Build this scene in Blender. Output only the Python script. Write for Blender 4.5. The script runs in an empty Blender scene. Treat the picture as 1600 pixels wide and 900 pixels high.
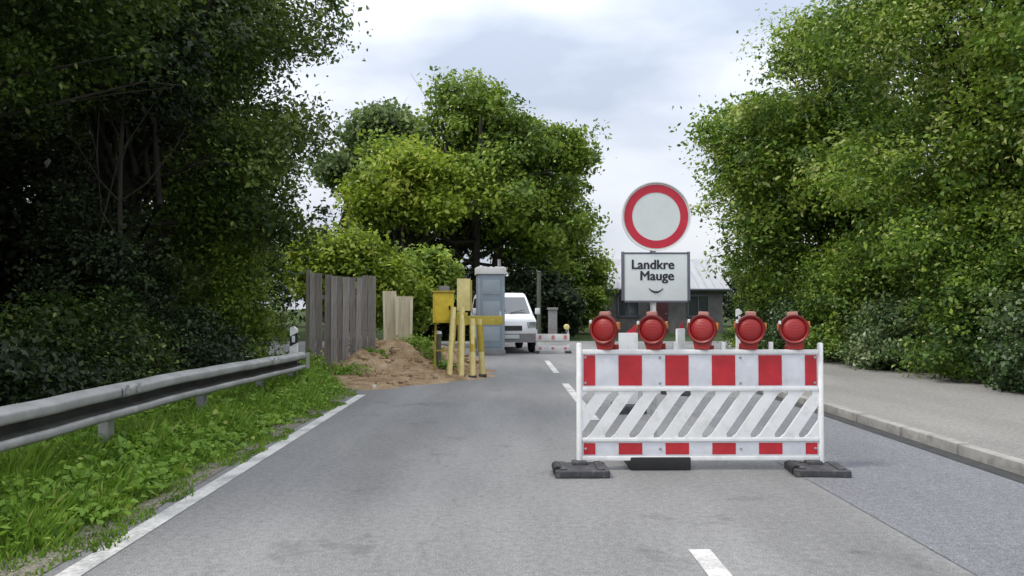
import bpy, bmesh, math, random
import numpy as np
from mathutils import Vector, Matrix

random.seed(7)
SC = bpy.context.scene
COL = SC.collection
R = math.radians

# ------------------------------------------------------------------ camera
CAM_H = 1.34
F_PX = 1210.0          # focal length in pixels of a 1600 px wide picture
cam_d = bpy.data.cameras.new("camera")
cam_d.sensor_width = 36.0
cam_d.lens = 36.0 * F_PX / 1600.0
cam_d.clip_start = 0.05
cam_d.clip_end = 600.0
cam = bpy.data.objects.new("camera", cam_d)
COL.objects.link(cam)
cam.location = (0, 0, CAM_H)
cam.rotation_euler = (R(90 + 1.42), 0, R(-0.62))
SC.camera = cam

# ------------------------------------------------------------------ sky, sun, exposure
SUN_EL, SUN_AZ = 55.0, -108.0    # azimuth clockwise from +Y (the view direction): behind and left
world = bpy.data.worlds.new("World")
SC.world = world
world.use_nodes = True
wn = world.node_tree
wn.nodes.clear()
w_out = wn.nodes.new("ShaderNodeOutputWorld")
w_bg = wn.nodes.new("ShaderNodeBackground")
w_bg.inputs["Strength"].default_value = 0.12
w_sky = wn.nodes.new("ShaderNodeTexSky")
w_sky.sky_type = 'NISHITA'
w_sky.sun_disc = False
w_sky.sun_elevation = R(SUN_EL)
w_sky.sun_rotation = R(SUN_AZ)
w_sky.air_density = 1.2
w_sky.dust_density = 2.0
w_tc = wn.nodes.new("ShaderNodeTexCoord")
w_map = wn.nodes.new("ShaderNodeMapping")
w_map.inputs["Scale"].default_value = (1.0, 1.0, 2.6)
w_map.inputs["Location"].default_value = (9.0, 3.7, 13.25)
w_n = wn.nodes.new("ShaderNodeTexNoise")
w_n.inputs["Scale"].default_value = 2.1
w_n.inputs["Detail"].default_value = 6.0
w_n.inputs["Roughness"].default_value = 0.48
w_ramp = wn.nodes.new("ShaderNodeValToRGB")
w_ramp.color_ramp.elements[0].position = 0.34
w_ramp.color_ramp.elements[0].color = (4.5, 5.05, 6.1, 1)
w_ramp.color_ramp.elements[1].position = 0.62
w_ramp.color_ramp.elements[1].color = (8.6, 8.8, 9.2, 1)
w_mid = w_ramp.color_ramp.elements.new(0.47)
w_mid.color = (7.0, 7.35, 8.1, 1)
w_mix = wn.nodes.new("ShaderNodeMix")
w_mix.data_type = 'RGBA'
w_mix.inputs["Factor"].default_value = 0.86
wl = wn.links.new
wl(w_tc.outputs["Generated"], w_map.inputs["Vector"])
wl(w_map.outputs["Vector"], w_n.inputs["Vector"])
wl(w_n.outputs["Fac"], w_ramp.inputs["Fac"])
# an overcast sky is darker towards the horizon than overhead
w_sep = wn.nodes.new("ShaderNodeSeparateXYZ")
w_grad = wn.nodes.new("ShaderNodeMapRange")
w_grad.inputs["From Min"].default_value = 0.0
w_grad.inputs["From Max"].default_value = 1.0
w_grad.inputs["To Min"].default_value = 0.55
w_grad.inputs["To Max"].default_value = 1.45
w_mul = wn.nodes.new("ShaderNodeVectorMath")
w_mul.operation = 'SCALE'
wl(w_tc.outputs["Generated"], w_sep.inputs[0])
wl(w_sep.outputs["Z"], w_grad.inputs["Value"])
wl(w_grad.outputs["Result"], w_mul.inputs["Scale"])
wl(w_sky.outputs["Color"], w_mix.inputs[6])
wl(w_ramp.outputs["Color"], w_mix.inputs[7])
wl(w_mix.outputs[2], w_mul.inputs[0])
wl(w_mul.outputs["Vector"], w_bg.inputs["Color"])
wl(w_bg.outputs["Background"], w_out.inputs["Surface"])

sun_d = bpy.data.lights.new("sun", 'SUN')
sun_d.energy = 1.5
sun_d.angle = R(10)
sun_d.color = (1.0, 0.96, 0.88)
sun = bpy.data.objects.new("sun", sun_d)
COL.objects.link(sun)
_az, _el = R(SUN_AZ), R(SUN_EL)
sdir = Vector((math.sin(_az) * math.cos(_el), math.cos(_az) * math.cos(_el), math.sin(_el)))
sun.rotation_euler = sdir.to_track_quat('Z', 'Y').to_euler()
sun.location = sdir * 60

SC.view_settings.view_transform = 'Standard'
SC.view_settings.look = 'None'
SC.view_settings.exposure = 0.62
SC.view_settings.gamma = 1.0
SC.view_settings.use_curve_mapping = False
SC.render.engine = 'CYCLES'
SC.cycles.max_bounces = 8
SC.cycles.transparent_max_bounces = 8
SC.cycles.use_denoising = True

# ------------------------------------------------------------------ materials
def new_mat(name):
    m = bpy.data.materials.new(name)
    m.use_nodes = True
    nt = m.node_tree
    nt.nodes.clear()
    out = nt.nodes.new("ShaderNodeOutputMaterial")
    b = nt.nodes.new("ShaderNodeBsdfPrincipled")
    nt.links.new(b.outputs["BSDF"], out.inputs["Surface"])
    return m, nt, b

def ramp(nt, stops):
    r = nt.nodes.new("ShaderNodeValToRGB")
    e = r.color_ramp.elements
    e[0].position, e[0].color = stops[0][0], (*stops[0][1], 1)
    e[1].position, e[1].color = stops[-1][0], (*stops[-1][1], 1)
    for p, c in stops[1:-1]:
        x = e.new(p)
        x.color = (*c, 1)
    return r

def noise(nt, scale, detail=4, rough=0.55, stretch=None, loc=None):
    tc = nt.nodes.new("ShaderNodeTexCoord")
    n = nt.nodes.new("ShaderNodeTexNoise")
    n.inputs["Scale"].default_value = scale
    n.inputs["Detail"].default_value = detail
    n.inputs["Roughness"].default_value = rough
    if stretch or loc:
        mp = nt.nodes.new("ShaderNodeMapping")
        mp.inputs["Scale"].default_value = stretch or (1, 1, 1)
        mp.inputs["Location"].default_value = loc or (0, 0, 0)
        nt.links.new(tc.outputs["Object"], mp.inputs["Vector"])
        nt.links.new(mp.outputs["Vector"], n.inputs["Vector"])
    else:
        nt.links.new(tc.outputs["Object"], n.inputs["Vector"])
    return n

def mixc(nt, a, b, fac, mode='MIX'):
    m = nt.nodes.new("ShaderNodeMix")
    m.data_type = 'RGBA'
    m.blend_type = mode
    for sock, v in ((m.inputs[6], a), (m.inputs[7], b), (m.inputs[0], fac)):
        if hasattr(v, "is_linked") or hasattr(v, "node"):
            nt.links.new(v, sock)
        elif isinstance(v, (tuple, list)):
            sock.default_value = (*v, 1)
        else:
            sock.default_value = v
    return m.outputs[2]

def bump(nt, b, height, strength=0.3, dist=0.01):
    bp = nt.nodes.new("ShaderNodeBump")
    bp.inputs["Strength"].default_value = strength
    bp.inputs["Distance"].default_value = dist
    nt.links.new(height, bp.inputs["Height"])
    nt.links.new(bp.outputs["Normal"], b.inputs["Normal"])

def simple(name, col, rough=0.5, metal=0.0, var=0.18, scale=6.0, dirt=0.0, dirt_col=(0.10, 0.09, 0.08), bumpy=0.0, spec=0.4, stretch=None):
    m, nt, b = new_mat(name)
    n = noise(nt, scale, 5, 0.6, stretch)
    lo = tuple(c * (1 - var) for c in col)
    hi = tuple(min(1, c * (1 + var * 0.6)) for c in col)
    r = ramp(nt, [(0.3, lo), (0.7, hi)])
    nt.links.new(n.outputs["Fac"], r.inputs["Fac"])
    c = r.outputs["Color"]
    if dirt > 0:
        n2 = noise(nt, scale * 1.7, 8, 0.7, stretch, loc=(3.1, 1.7, 5.2))
        r2 = ramp(nt, [(0.5, (0, 0, 0)), (0.72, (dirt, dirt, dirt))])
        nt.links.new(n2.outputs["Fac"], r2.inputs["Fac"])
        c = mixc(nt, c, dirt_col, r2.outputs["Color"])
    nt.links.new(c, b.inputs["Base Color"])
    b.inputs["Roughness"].default_value = rough
    b.inputs["Metallic"].default_value = metal
    b.inputs["Specular IOR Level"].default_value = spec
    if bumpy:
        n3 = noise(nt, scale * 8, 4, 0.6)
        bump(nt, b, n3.outputs["Fac"], bumpy, 0.004)
    return m

def leaf_mat(name, stops, transl=0.3, rough=0.5):
    m, nt, b = new_mat(name)
    at = nt.nodes.new("ShaderNodeAttribute")
    at.attribute_name = "tint"
    r = ramp(nt, stops)
    nt.links.new(at.outputs["Fac"], r.inputs["Fac"])
    nt.links.new(r.outputs["Color"], b.inputs["Base Color"])
    b.inputs["Roughness"].default_value = rough
    b.inputs["Specular IOR Level"].default_value = 0.3
    tr = nt.nodes.new("ShaderNodeBsdfTranslucent")
    hs = nt.nodes.new("ShaderNodeHueSaturation")
    hs.inputs["Value"].default_value = 1.3
    hs.inputs["Hue"].default_value = 0.49
    nt.links.new(r.outputs["Color"], hs.inputs["Color"])
    nt.links.new(hs.outputs["Color"], tr.inputs["Color"])
    mx = nt.nodes.new("ShaderNodeMixShader")
    mx.inputs[0].default_value = transl
    out = [n for n in nt.nodes if n.type == 'OUTPUT_MATERIAL'][0]
    nt.links.new(b.outputs["BSDF"], mx.inputs[1])
    nt.links.new(tr.outputs["BSDF"], mx.inputs[2])
    nt.links.new(mx.outputs["Shader"], out.inputs["Surface"])
    return m

def asphalt(name, base, tone=(1, 1, 1), patch=0.16, tracks=False):
    m, nt, b = new_mat(name)
    fine = noise(nt, 140, 3, 0.7)
    mid = noise(nt, 22, 5, 0.7)
    big = noise(nt, 0.55, 5, 0.6, stretch=(1.6, 0.35, 1))
    c = tuple(base * t for t in tone)
    r1 = ramp(nt, [(0.34, tuple(x * 0.48 for x in c)), (0.5, c), (0.68, tuple(x * 1.75 for x in c))])
    nt.links.new(fine.outputs["Fac"], r1.inputs["Fac"])
    r2 = ramp(nt, [(0.3, (0.74,) * 3), (0.7, (1.2,) * 3)])
    nt.links.new(mid.outputs["Fac"], r2.inputs["Fac"])
    r3 = ramp(nt, [(0.32, (1 - patch,) * 3), (0.68, (1 + patch,) * 3)])
    nt.links.new(big.outputs["Fac"], r3.inputs["Fac"])
    o = mixc(nt, r1.outputs["Color"], r2.outputs["Color"], 1.0, 'MULTIPLY')
    o = mixc(nt, o, r3.outputs["Color"], 1.0, 'MULTIPLY')
    # hairline cracks
    v = nt.nodes.new("ShaderNodeTexVoronoi")
    v.feature = 'DISTANCE_TO_EDGE'
    v.inputs["Scale"].default_value = 0.45
    tc = nt.nodes.new("ShaderNodeTexCoord")
    wn_ = nt.nodes.new("ShaderNodeTexNoise")
    wn_.inputs["Scale"].default_value = 2.2
    wn_.inputs["Detail"].default_value = 5
    mm = nt.nodes.new("ShaderNodeVectorMath")
    mm.operation = 'MULTIPLY_ADD'
    mm.inputs[1].default_value = (0.55, 0.55, 0)
    nt.links.new(tc.outputs["Object"], wn_.inputs["Vector"])
    nt.links.new(wn_.outputs["Color"], mm.inputs[0])
    nt.links.new(tc.outputs["Object"], mm.inputs[2])
    nt.links.new(mm.outputs["Vector"], v.inputs["Vector"])
    rc = ramp(nt, [(0.0, (0.8,) * 3), (0.005, (1, 1, 1))])
    nt.links.new(v.outputs["Distance"], rc.inputs["Fac"])
    msk = ramp(nt, [(0.5, (0, 0, 0)), (0.62, (1, 1, 1))])
    nt.links.new(noise(nt, 0.35, 3, 0.5, loc=(4, 2, 0)).outputs["Fac"], msk.inputs["Fac"])
    cr = mixc(nt, (1, 1, 1), rc.outputs["Color"], msk.outputs["Color"])
    o = mixc(nt, o, cr, 1.0, 'MULTIPLY')
    if tracks:     # polished wheel tracks, an oil stripe between them, blotches of old spills
        sx = nt.nodes.new("ShaderNodeSeparateXYZ")
        nt.links.new(mm.outputs["Vector"], sx.inputs[0])
        mr = nt.nodes.new("ShaderNodeMapRange")
        mr.inputs["From Min"].default_value = -2.3
        mr.inputs["From Max"].default_value = 4.2
        nt.links.new(sx.outputs["X"], mr.inputs["Value"])
        rt = ramp(nt, [(0.0, (.9,) * 3), (0.10, (1.0,) * 3), (0.17, (1.09,) * 3), (0.25, (.93,) * 3), (0.33, (1.09,) * 3), (0.45, (.98,) * 3), (0.62, (1.08,) * 3), (0.72, (.93,) * 3), (0.82, (1.08,) * 3), (1.0, (.88,) * 3)])
        nt.links.new(mr.outputs["Result"], rt.inputs["Fac"])
        o = mixc(nt, o, rt.outputs["Color"], 1.0, 'MULTIPLY')
        rs_ = ramp(nt, [(0.60, (1, 1, 1)), (0.68, (.74,) * 3)])
        nt.links.new(noise(nt, 1.7, 7, 0.65, loc=(7, 3, 1)).outputs["Fac"], rs_.inputs["Fac"])
        o = mixc(nt, o, rs_.outputs["Color"], 1.0, 'MULTIPLY')
    nt.links.new(o, b.inputs["Base Color"])
    b.inputs["Roughness"].default_value = 0.82
    b.inputs["Specular IOR Level"].default_value = 0.35
    bump(nt, b, fine.outputs["Fac"], 0.5, 0.006)
    return m

def painted(name, col, under, wear=0.5):
    m, nt, b = new_mat(name)
    n = noise(nt, 30, 8, 0.75)
    n2 = noise(nt, 2.5, 4, 0.6)
    s = nt.nodes.new("ShaderNodeMath")
    s.operation = 'ADD'
    nt.links.new(n.outputs["Fac"], s.inputs[0])
    nt.links.new(n2.outputs["Fac"], s.inputs[1])
    r = ramp(nt, [(0.98 + 0.14 * (1 - wear), (0, 0, 0)), (1.0, (1, 1, 1))]) if False else ramp(nt, [(0.46, (0, 0, 0)), (0.60, (1, 1, 1))])
    dv = nt.nodes.new("ShaderNodeMath")
    dv.operation = 'MULTIPLY'
    dv.inputs[1].default_value = 0.5
    nt.links.new(s.outputs[0], dv.inputs[0])
    nt.links.new(dv.outputs[0], r.inputs["Fac"])
    f = nt.nodes.new("ShaderNodeMath")
    f.operation = 'MULTIPLY'
    f.inputs[1].default_value = wear
    nt.links.new(r.outputs["Color"], f.inputs[0])
    c = mixc(nt, col, under, f.outputs[0])
    nt.links.new(c, b.inputs["Base Color"])
    b.inputs["Roughness"].default_value = 0.65
    return m

M = {}
M['asphalt'] = asphalt("asphalt", 0.205, (1.0, 0.99, 0.98), 0.2, True)
M['asphalt_blue'] = asphalt("asphalt_newer", 0.175, (0.97, 0.99, 1.05), 0.14)
M['pavement'] = asphalt("pavement_tarmac", 0.24, (1.04, 1.0, 0.94), 0.14)
M['line'] = painted("road_paint", (0.60, 0.59, 0.56), (0.24, 0.24, 0.24), 0.8)
M['kerb'] = simple("kerb_concrete", (0.33, 0.32, 0.30), 0.85, var=0.3, scale=5, dirt=0.6, bumpy=0.4)
M['gutter'] = simple("gutter_tar", (0.05, 0.05, 0.05), 0.9, var=0.3, scale=8, bumpy=0.4)

def ground_mat():
    m, nt, b = new_mat("ground_soil_and_grass")
    a = noise(nt, 0.8, 6, 0.65)
    f = noise(nt, 18, 6, 0.7)
    r1 = ramp(nt, [(0.35, (0.030, 0.045, 0.016)), (0.55, (0.045, 0.07, 0.02)), (0.7, (0.06, 0.05, 0.03))])
    nt.links.new(a.outputs["Fac"], r1.inputs["Fac"])
    r2 = ramp(nt, [(0.3, (0.5,) * 3), (0.7, (1.4,) * 3)])
    nt.links.new(f.outputs["Fac"], r2.inputs["Fac"])
    o = mixc(nt, r1.outputs["Color"], r2.outputs["Color"], 1.0, 'MULTIPLY')
    nt.links.new(o, b.inputs["Base Color"])
    b.inputs["Roughness"].default_value = 0.95
    b.inputs["Specular IOR Level"].default_value = 0.1
    bump(nt, b, f.outputs["Fac"], 0.6, 0.03)
    return m
M['ground'] = ground_mat()

def soil_mat():
    m, nt, b = new_mat("loose_soil")
    a = noise(nt, 2.2, 7, 0.7)
    f = noise(nt, 26, 6, 0.75)
    r1 = ramp(nt, [(0.3, (0.17, 0.11, 0.06)), (0.5, (0.37, 0.26, 0.155)), (0.72, (0.54, 0.42, 0.27))])
    nt.links.new(a.outputs["Fac"], r1.inputs["Fac"])
    r2 = ramp(nt, [(0.3, (0.55,) * 3), (0.7, (1.35,) * 3)])
    nt.links.new(f.outputs["Fac"], r2.inputs["Fac"])
    o = mixc(nt, r1.outputs["Color"], r2.outputs["Color"], 1.0, 'MULTIPLY')
    nt.links.new(o, b.inputs["Base Color"])
    b.inputs["Roughness"].default_value = 0.95
    b.inputs["Specular IOR Level"].default_value = 0.1
    bump(nt, b, f.outputs["Fac"], 0.8, 0.03)
    return m
M['soil'] = soil_mat()
M['gravel'] = simple("shoulder_gravel", (0.22, 0.20, 0.16), 0.95, var=0.5, scale=40, dirt=0.6, dirt_col=(0.06, 0.075, 0.03), bumpy=0.8)
M['stone'] = simple("pale_stone", (0.6, 0.57, 0.5), 0.9, var=0.25, scale=12, bumpy=0.4)

M['white'] = simple("white_plastic", (0.78, 0.78, 0.77), 0.5, var=0.1, scale=5, dirt=0.45, dirt_col=(0.42, 0.40, 0.37))
M['sheet_white'] = simple("white_reflective_sheet", (0.66, 0.67, 0.71), 0.4, var=0.1, scale=7, dirt=0.4, dirt_col=(0.45, 0.43, 0.4))
M['sheet_red'] = simple("red_reflective_sheet", (0.50, 0.025, 0.035), 0.42, var=0.22, scale=7, dirt=0.4, dirt_col=(0.22, 0.05, 0.05))
M['faded_red'] = simple('sun_faded_red_sheet', (0.60, 0.22, 0.20), 0.5, var=0.2, scale=7, dirt=0.4, dirt_col=(0.5, 0.45, 0.43))
M['sign_red'] = simple("sign_red", (0.50, 0.022, 0.045), 0.35, var=0.12, scale=9)
M['sign_white'] = simple("sign_white", (0.62, 0.66, 0.64), 0.35, var=0.05, scale=6, dirt=0.15, dirt_col=(0.42, 0.42, 0.40))
M['sign_rim'] = simple("sign_rim", (0.78, 0.76, 0.76), 0.4, var=0.05)
M['ink'] = simple("black_lettering", (0.02, 0.022, 0.028), 0.5, var=0.2)
M['galv'] = simple("galvanised_steel", (0.36, 0.36, 0.35), 0.62, 0.25, var=0.25, scale=3, dirt=0.6, dirt_col=(0.16, 0.16, 0.15))
M['rail_trough_shade'] = simple('painted_shade_in_rail_trough', (0.055, 0.055, 0.048), 0.9, var=0.4, scale=4, dirt=0.5, dirt_col=(0.12, 0.12, 0.11))  # near-black colour standing in for shade inside the beam's trough
M['frame_grey'] = simple("grey_sign_frame", (0.14, 0.14, 0.17), 0.5, 0.3, var=0.15)
M['rubber'] = simple("recycled_rubber", (0.055, 0.055, 0.06), 0.8, var=0.35, scale=9, dirt=0.75, dirt_col=(0.17, 0.165, 0.16), bumpy=0.5)
M['lamp_red'] = simple("red_lamp_plastic", (0.29, 0.018, 0.014), 0.4, var=0.2, scale=10, dirt=0.25, dirt_col=(0.25, 0.08, 0.05))
M['lamp_dark'] = simple("dark_red_rim", (0.16, 0.02, 0.018), 0.5, var=0.3)
M['lamp_amber'] = simple("amber_reflector", (0.45, 0.16, 0.04), 0.3, var=0.2)
M['lamp_handle'] = simple("faded_pink_plastic", (0.42, 0.20, 0.17), 0.5, var=0.2)
M['black'] = simple("black_plastic", (0.02, 0.02, 0.02), 0.5, var=0.2)

def lens_mat():
    m, nt, b = new_mat("red_lens")
    tc = nt.nodes.new("ShaderNodeTexCoord")
    w = nt.nodes.new("ShaderNodeTexWave")
    w.wave_type = 'RINGS'
    w.rings_direction = 'Y'
    w.inputs["Scale"].default_value = 26
    nt.links.new(tc.outputs["Object"], w.inputs["Vector"])
    b.inputs["Base Color"].default_value = (0.30, 0.014, 0.014, 1)
    b.inputs["Roughness"].default_value = 0.42
    b.inputs["Coat Weight"].default_value = 0.05
    bump(nt, b, w.outputs["Fac"], 0.35, 0.004)
    return m
M['lens'] = lens_mat()

M['fence_wood'] = simple("weathered_grey_boards", (0.30, 0.265, 0.25), 0.9, var=0.4, scale=9, dirt=0.5, dirt_col=(0.07, 0.06, 0.06), bumpy=0.5, stretch=(4, 4, 0.25))
M['fence_wood_pale'] = simple("weathered_pale_boards", (0.42, 0.39, 0.37), 0.9, var=0.4, scale=9, dirt=0.45, dirt_col=(0.09, 0.085, 0.08), bumpy=0.5, stretch=(4, 4, 0.25))
M['post_wood'] = simple("weathered_pale_post", (0.26, 0.25, 0.20), 0.9, var=0.3, scale=7, dirt=0.4, bumpy=0.4, stretch=(3, 3, 0.3))
M['ply'] = simple("pale_plywood", (0.62, 0.56, 0.40), 0.8, var=0.2, scale=4, dirt=0.4, dirt_col=(0.27, 0.2, 0.12), stretch=(3, 3, 0.4))
M['ply_edge'] = simple("fresh_timber", (0.76, 0.70, 0.54), 0.75, var=0.15, scale=6, stretch=(3, 3, 0.4))
M['yellow'] = simple("yellow_paint", (0.76, 0.56, 0.035), 0.45, var=0.2, scale=6, dirt=0.45, dirt_col=(0.3, 0.2, 0.07))
M['olive_yellow'] = simple("dirty_yellow_paint", (0.52, 0.40, 0.06), 0.55, var=0.25, scale=6, dirt=0.5, dirt_col=(0.15, 0.12, 0.05))
M['cream'] = simple("cream_paint", (0.82, 0.70, 0.30), 0.55, var=0.15, scale=5, dirt=0.35, dirt_col=(0.38, 0.26, 0.1))
M['lamp_grey'] = simple("grey_plastic", (0.25, 0.24, 0.24), 0.5, var=0.2)
M['cabin'] = simple("blue_grey_plastic", (0.33, 0.385, 0.43), 0.5, var=0.12, scale=3, dirt=0.25, dirt_col=(0.32, 0.33, 0.32))
M['cabin_dark'] = simple("blue_grey_door", (0.25, 0.31, 0.37), 0.5, var=0.12, scale=3)
M['car_white'] = simple("white_car_paint", (0.78, 0.78, 0.80), 0.22, var=0.03, scale=2, spec=0.5)
M['tyre'] = simple("tyre_rubber", (0.02, 0.02, 0.02), 0.85, var=0.3)
M['rim'] = simple("steel_rim", (0.35, 0.35, 0.36), 0.4, 0.7)
M['roof'] = simple("pale_sheet_roof", (0.36, 0.37, 0.38), 0.5, var=0.15, scale=1.5, dirt=0.35, dirt_col=(0.36, 0.35, 0.37), stretch=(2, 0.4, 1))
M['wall'] = simple("dark_grey_render", (0.15, 0.14, 0.14), 0.9, var=0.3, scale=1.5, dirt=0.5, dirt_col=(0.06, 0.055, 0.05))
M['wall_door'] = simple("dark_red_door_paint", (0.12, 0.035, 0.04), 0.7, var=0.3, scale=2)
M['grey_pillar'] = simple("grey_render_pillar", (0.30, 0.29, 0.29), 0.85, var=0.2, scale=3, dirt=0.4)
M['pole'] = simple("grey_green_pole", (0.12, 0.13, 0.10), 0.8, var=0.25, scale=4)

def glass_mat():
    m, nt, b = new_mat("dark_window_glass")
    b.inputs["Base Color"].default_value = (0.05, 0.055, 0.065, 1)
    b.inputs["Roughness"].default_value = 0.06
    b.inputs["Specular IOR Level"].default_value = 0.9
    b.inputs["Coat Weight"].default_value = 0.5
    return m
M['glass'] = glass_mat()
def lampglass():
    m, nt, b = new_mat("headlamp_glass")
    b.inputs["Base Color"].default_value = (0.5, 0.52, 0.54, 1)
    b.inputs["Metallic"].default_value = 0.6
    b.inputs["Roughness"].default_value = 0.15
    return m
M['headlamp'] = lampglass()
M['bark'] = simple("bark", (0.045, 0.039, 0.032), 0.95, var=0.45, scale=5, dirt=0.5, dirt_col=(0.045, 0.055, 0.03), bumpy=0.9, stretch=(3, 3, 0.6))

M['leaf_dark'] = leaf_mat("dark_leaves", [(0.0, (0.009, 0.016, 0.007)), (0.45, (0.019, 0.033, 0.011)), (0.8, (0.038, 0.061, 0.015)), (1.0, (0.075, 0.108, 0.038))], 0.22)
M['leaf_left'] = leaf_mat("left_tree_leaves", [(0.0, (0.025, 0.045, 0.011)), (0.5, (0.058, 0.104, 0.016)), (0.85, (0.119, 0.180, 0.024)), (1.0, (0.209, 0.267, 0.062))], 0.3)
M['leaf_mid'] = leaf_mat("mid_leaves", [(0.0, (0.048, 0.094, 0.016)), (0.45, (0.122, 0.202, 0.024)), (0.8, (0.213, 0.314, 0.036)), (1.0, (0.355, 0.450, 0.075))], 0.32)
M['leaf_bright'] = leaf_mat("bright_leaves", [(0.0, (0.091, 0.142, 0.016)), (0.45, (0.202, 0.293, 0.025)), (0.8, (0.302, 0.401, 0.037)), (1.0, (0.400, 0.450, 0.073))], 0.36)
M['leaf_blue'] = leaf_mat("bluish_leaves", [(0.0, (0.043, 0.079, 0.025)), (0.5, (0.096, 0.159, 0.050)), (0.85, (0.160, 0.233, 0.065)), (1.0, (0.256, 0.319, 0.106))], 0.3)
M['leaf_right'] = leaf_mat("right_tree_leaves", [(0.0, (0.043, 0.089, 0.016)), (0.4, (0.106, 0.196, 0.024)), (0.75, (0.201, 0.307, 0.032)), (0.93, (0.308, 0.410, 0.062)), (1.0, (0.400, 0.450, 0.151))], 0.32)
M['leaf_hedge'] = leaf_mat("hedge_leaves", [(0.0, (0.020, 0.043, 0.015)), (0.5, (0.050, 0.095, 0.029)), (0.85, (0.099, 0.164, 0.049)), (1.0, (0.230, 0.295, 0.136))], 0.22, 0.35)
M['grass'] = leaf_mat("verge_blades", [(0.0, (0.072, 0.129, 0.019)), (0.45, (0.151, 0.277, 0.030)), (0.8, (0.231, 0.380, 0.046)), (1.0, (0.400, 0.450, 0.118))], 0.35)

# ------------------------------------------------------------------ helpers
def tag(o, label, cat, group=None, kind=None):
    o["label"] = label
    o["category"] = cat
    if group:
        o["group"] = group
    if kind:
        o["kind"] = kind
    return o

def thing(name, label, cat, loc=(0, 0, 0), rz=0.0, group=None):
    o = bpy.data.objects.new(name, None)
    o.empty_display_size = 0.2
    COL.objects.link(o)
    o.location = loc
    o.rotation_euler = (0, 0, rz)
    return tag(o, label, cat, group)

def dup(root, loc, rz=None, label=None, group=None):
    r = root.copy()
    COL.objects.link(r)
    r.location = loc
    if rz is not None:
        r.rotation_euler = (0, 0, rz)
    if label:
        r["label"] = label
    if group:
        r["group"] = group
    def rec(src, dst):
        for ch in list(src.children):
            c = ch.copy()
            COL.objects.link(c)
            c.parent = dst
            rec(ch, c)
    rec(root, r)
    return r

def obj(name, bm, mat, parent=None, angle=35):
    me = bpy.data.meshes.new(name)
    bmesh.ops.recalc_face_normals(bm, faces=bm.faces[:])
    bm.to_mesh(me)
    bm.free()
    me.polygons.foreach_set("use_smooth", [True] * len(me.polygons))
    me.set_sharp_from_angle(angle=R(angle))
    for mm in (mat if isinstance(mat, (list, tuple)) else [mat]):
        me.materials.append(mm)
    o = bpy.data.objects.new(name, me)
    COL.objects.link(o)
    if parent:
        o.parent = parent
    return o

def struct(name, bm, mat, angle=35):
    o = obj(name, bm, mat, None, angle)
    o["kind"] = "structure"
    return o

def BM():
    return bmesh.new()

def box(bm, c, s, bev=0.0, rot=None, seg=2):
    r = bmesh.ops.create_cube(bm, size=1.0)
    vs = r["verts"]
    bmesh.ops.scale(bm, vec=s, verts=vs)
    if bev > 0:
        es = list({e for v in vs for e in v.link_edges})
        rb = bmesh.ops.bevel(bm, geom=es, offset=bev, segments=seg, affect='EDGES', profile=0.7)
        vs = list({v for f in rb["faces"] for v in f.verts} | {v for v in vs if v.is_valid})
        # all verts of this island
        seen, st = set(vs), list(vs)
        while st:
            v = st.pop()
            for e in v.link_edges:
                w = e.other_vert(v)
                if w not in seen:
                    seen.add(w)
                    st.append(w)
        vs = list(seen)
    if rot is not None:
        bmesh.ops.rotate(bm, cent=(0, 0, 0), matrix=rot, verts=vs)
    bmesh.ops.translate(bm, vec=c, verts=vs)
    return vs

def tube(bm, pts, rad, n=10, cap=True):
    pts = [Vector(p) for p in pts]
    if not isinstance(rad, (list, tuple)):
        rad = [rad] * len(pts)
    rings = []
    up = Vector((0, 0, 1))
    for i, p in enumerate(pts):
        d = (pts[min(i + 1, len(pts) - 1)] - pts[max(i - 1, 0)]).normalized()
        a = up if abs(d.z) < 0.9 else Vector((1, 0, 0))
        u = d.cross(a).normalized()
        v = d.cross(u).normalized()
        rings.append([bm.verts.new(p + (u * math.cos(2 * math.pi * k / n) + v * math.sin(2 * math.pi * k / n)) * rad[i]) for k in range(n)])
    for a, b in zip(rings, rings[1:]):
        for k in range(n):
            bm.faces.new((a[k], a[(k + 1) % n], b[(k + 1) % n], b[k]))
    if cap:
        bm.faces.new(rings[0])
        bm.faces.new(rings[-1])

def disc_y(bm, c, prof, n=40):
    """lathe about the Y axis: prof = [(radius, y), ...]"""
    rings = []
    for (r, y) in prof:
        if r < 1e-6:
            rings.append([bm.verts.new((c[0], c[1] + y, c[2]))])
        else:
            rings.append([bm.verts.new((c[0] + r * math.cos(2 * math.pi * k / n), c[1] + y, c[2] + r * math.sin(2 * math.pi * k / n))) for k in range(n)])
    for a, b in zip(rings, rings[1:]):
        if len(a) == 1 and len(b) == 1:
            continue
        if len(a) == 1:
            for k in range(n):
                bm.faces.new((a[0], b[k], b[(k + 1) % n]))
        elif len(b) == 1:
            for k in range(n):
                bm.faces.new((a[k], a[(k + 1) % n], b[0]))
        else:
            for k in range(n):
                bm.faces.new((a[k], a[(k + 1) % n], b[(k + 1) % n], b[k]))

def prism_y(bm, poly, y0, y1):
    """poly in (x,z), extruded in y"""
    a = [bm.verts.new((p[0], y0, p[1])) for p in poly]
    b = [bm.verts.new((p[0], y1, p[1])) for p in poly]
    n = len(poly)
    bm.faces.new(a)
    bm.faces.new(b)
    for k in range(n):
        bm.faces.new((a[k], a[(k + 1) % n], b[(k + 1) % n], b[k]))

def sheet(bm, x0, x1, y0, y1, z, nx=1, ny=1, fn=None):
    g = [[bm.verts.new((x0 + (x1 - x0) * i / nx, y0 + (y1 - y0) * j / ny, z)) for i in range(nx + 1)] for j in range(ny + 1)]
    for j in range(ny):
        for i in range(nx):
            bm.faces.new((g[j][i], g[j][i + 1], g[j + 1][i + 1], g[j + 1][i]))
    if fn:
        for row in g:
            for v in row:
                fn(v)

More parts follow.
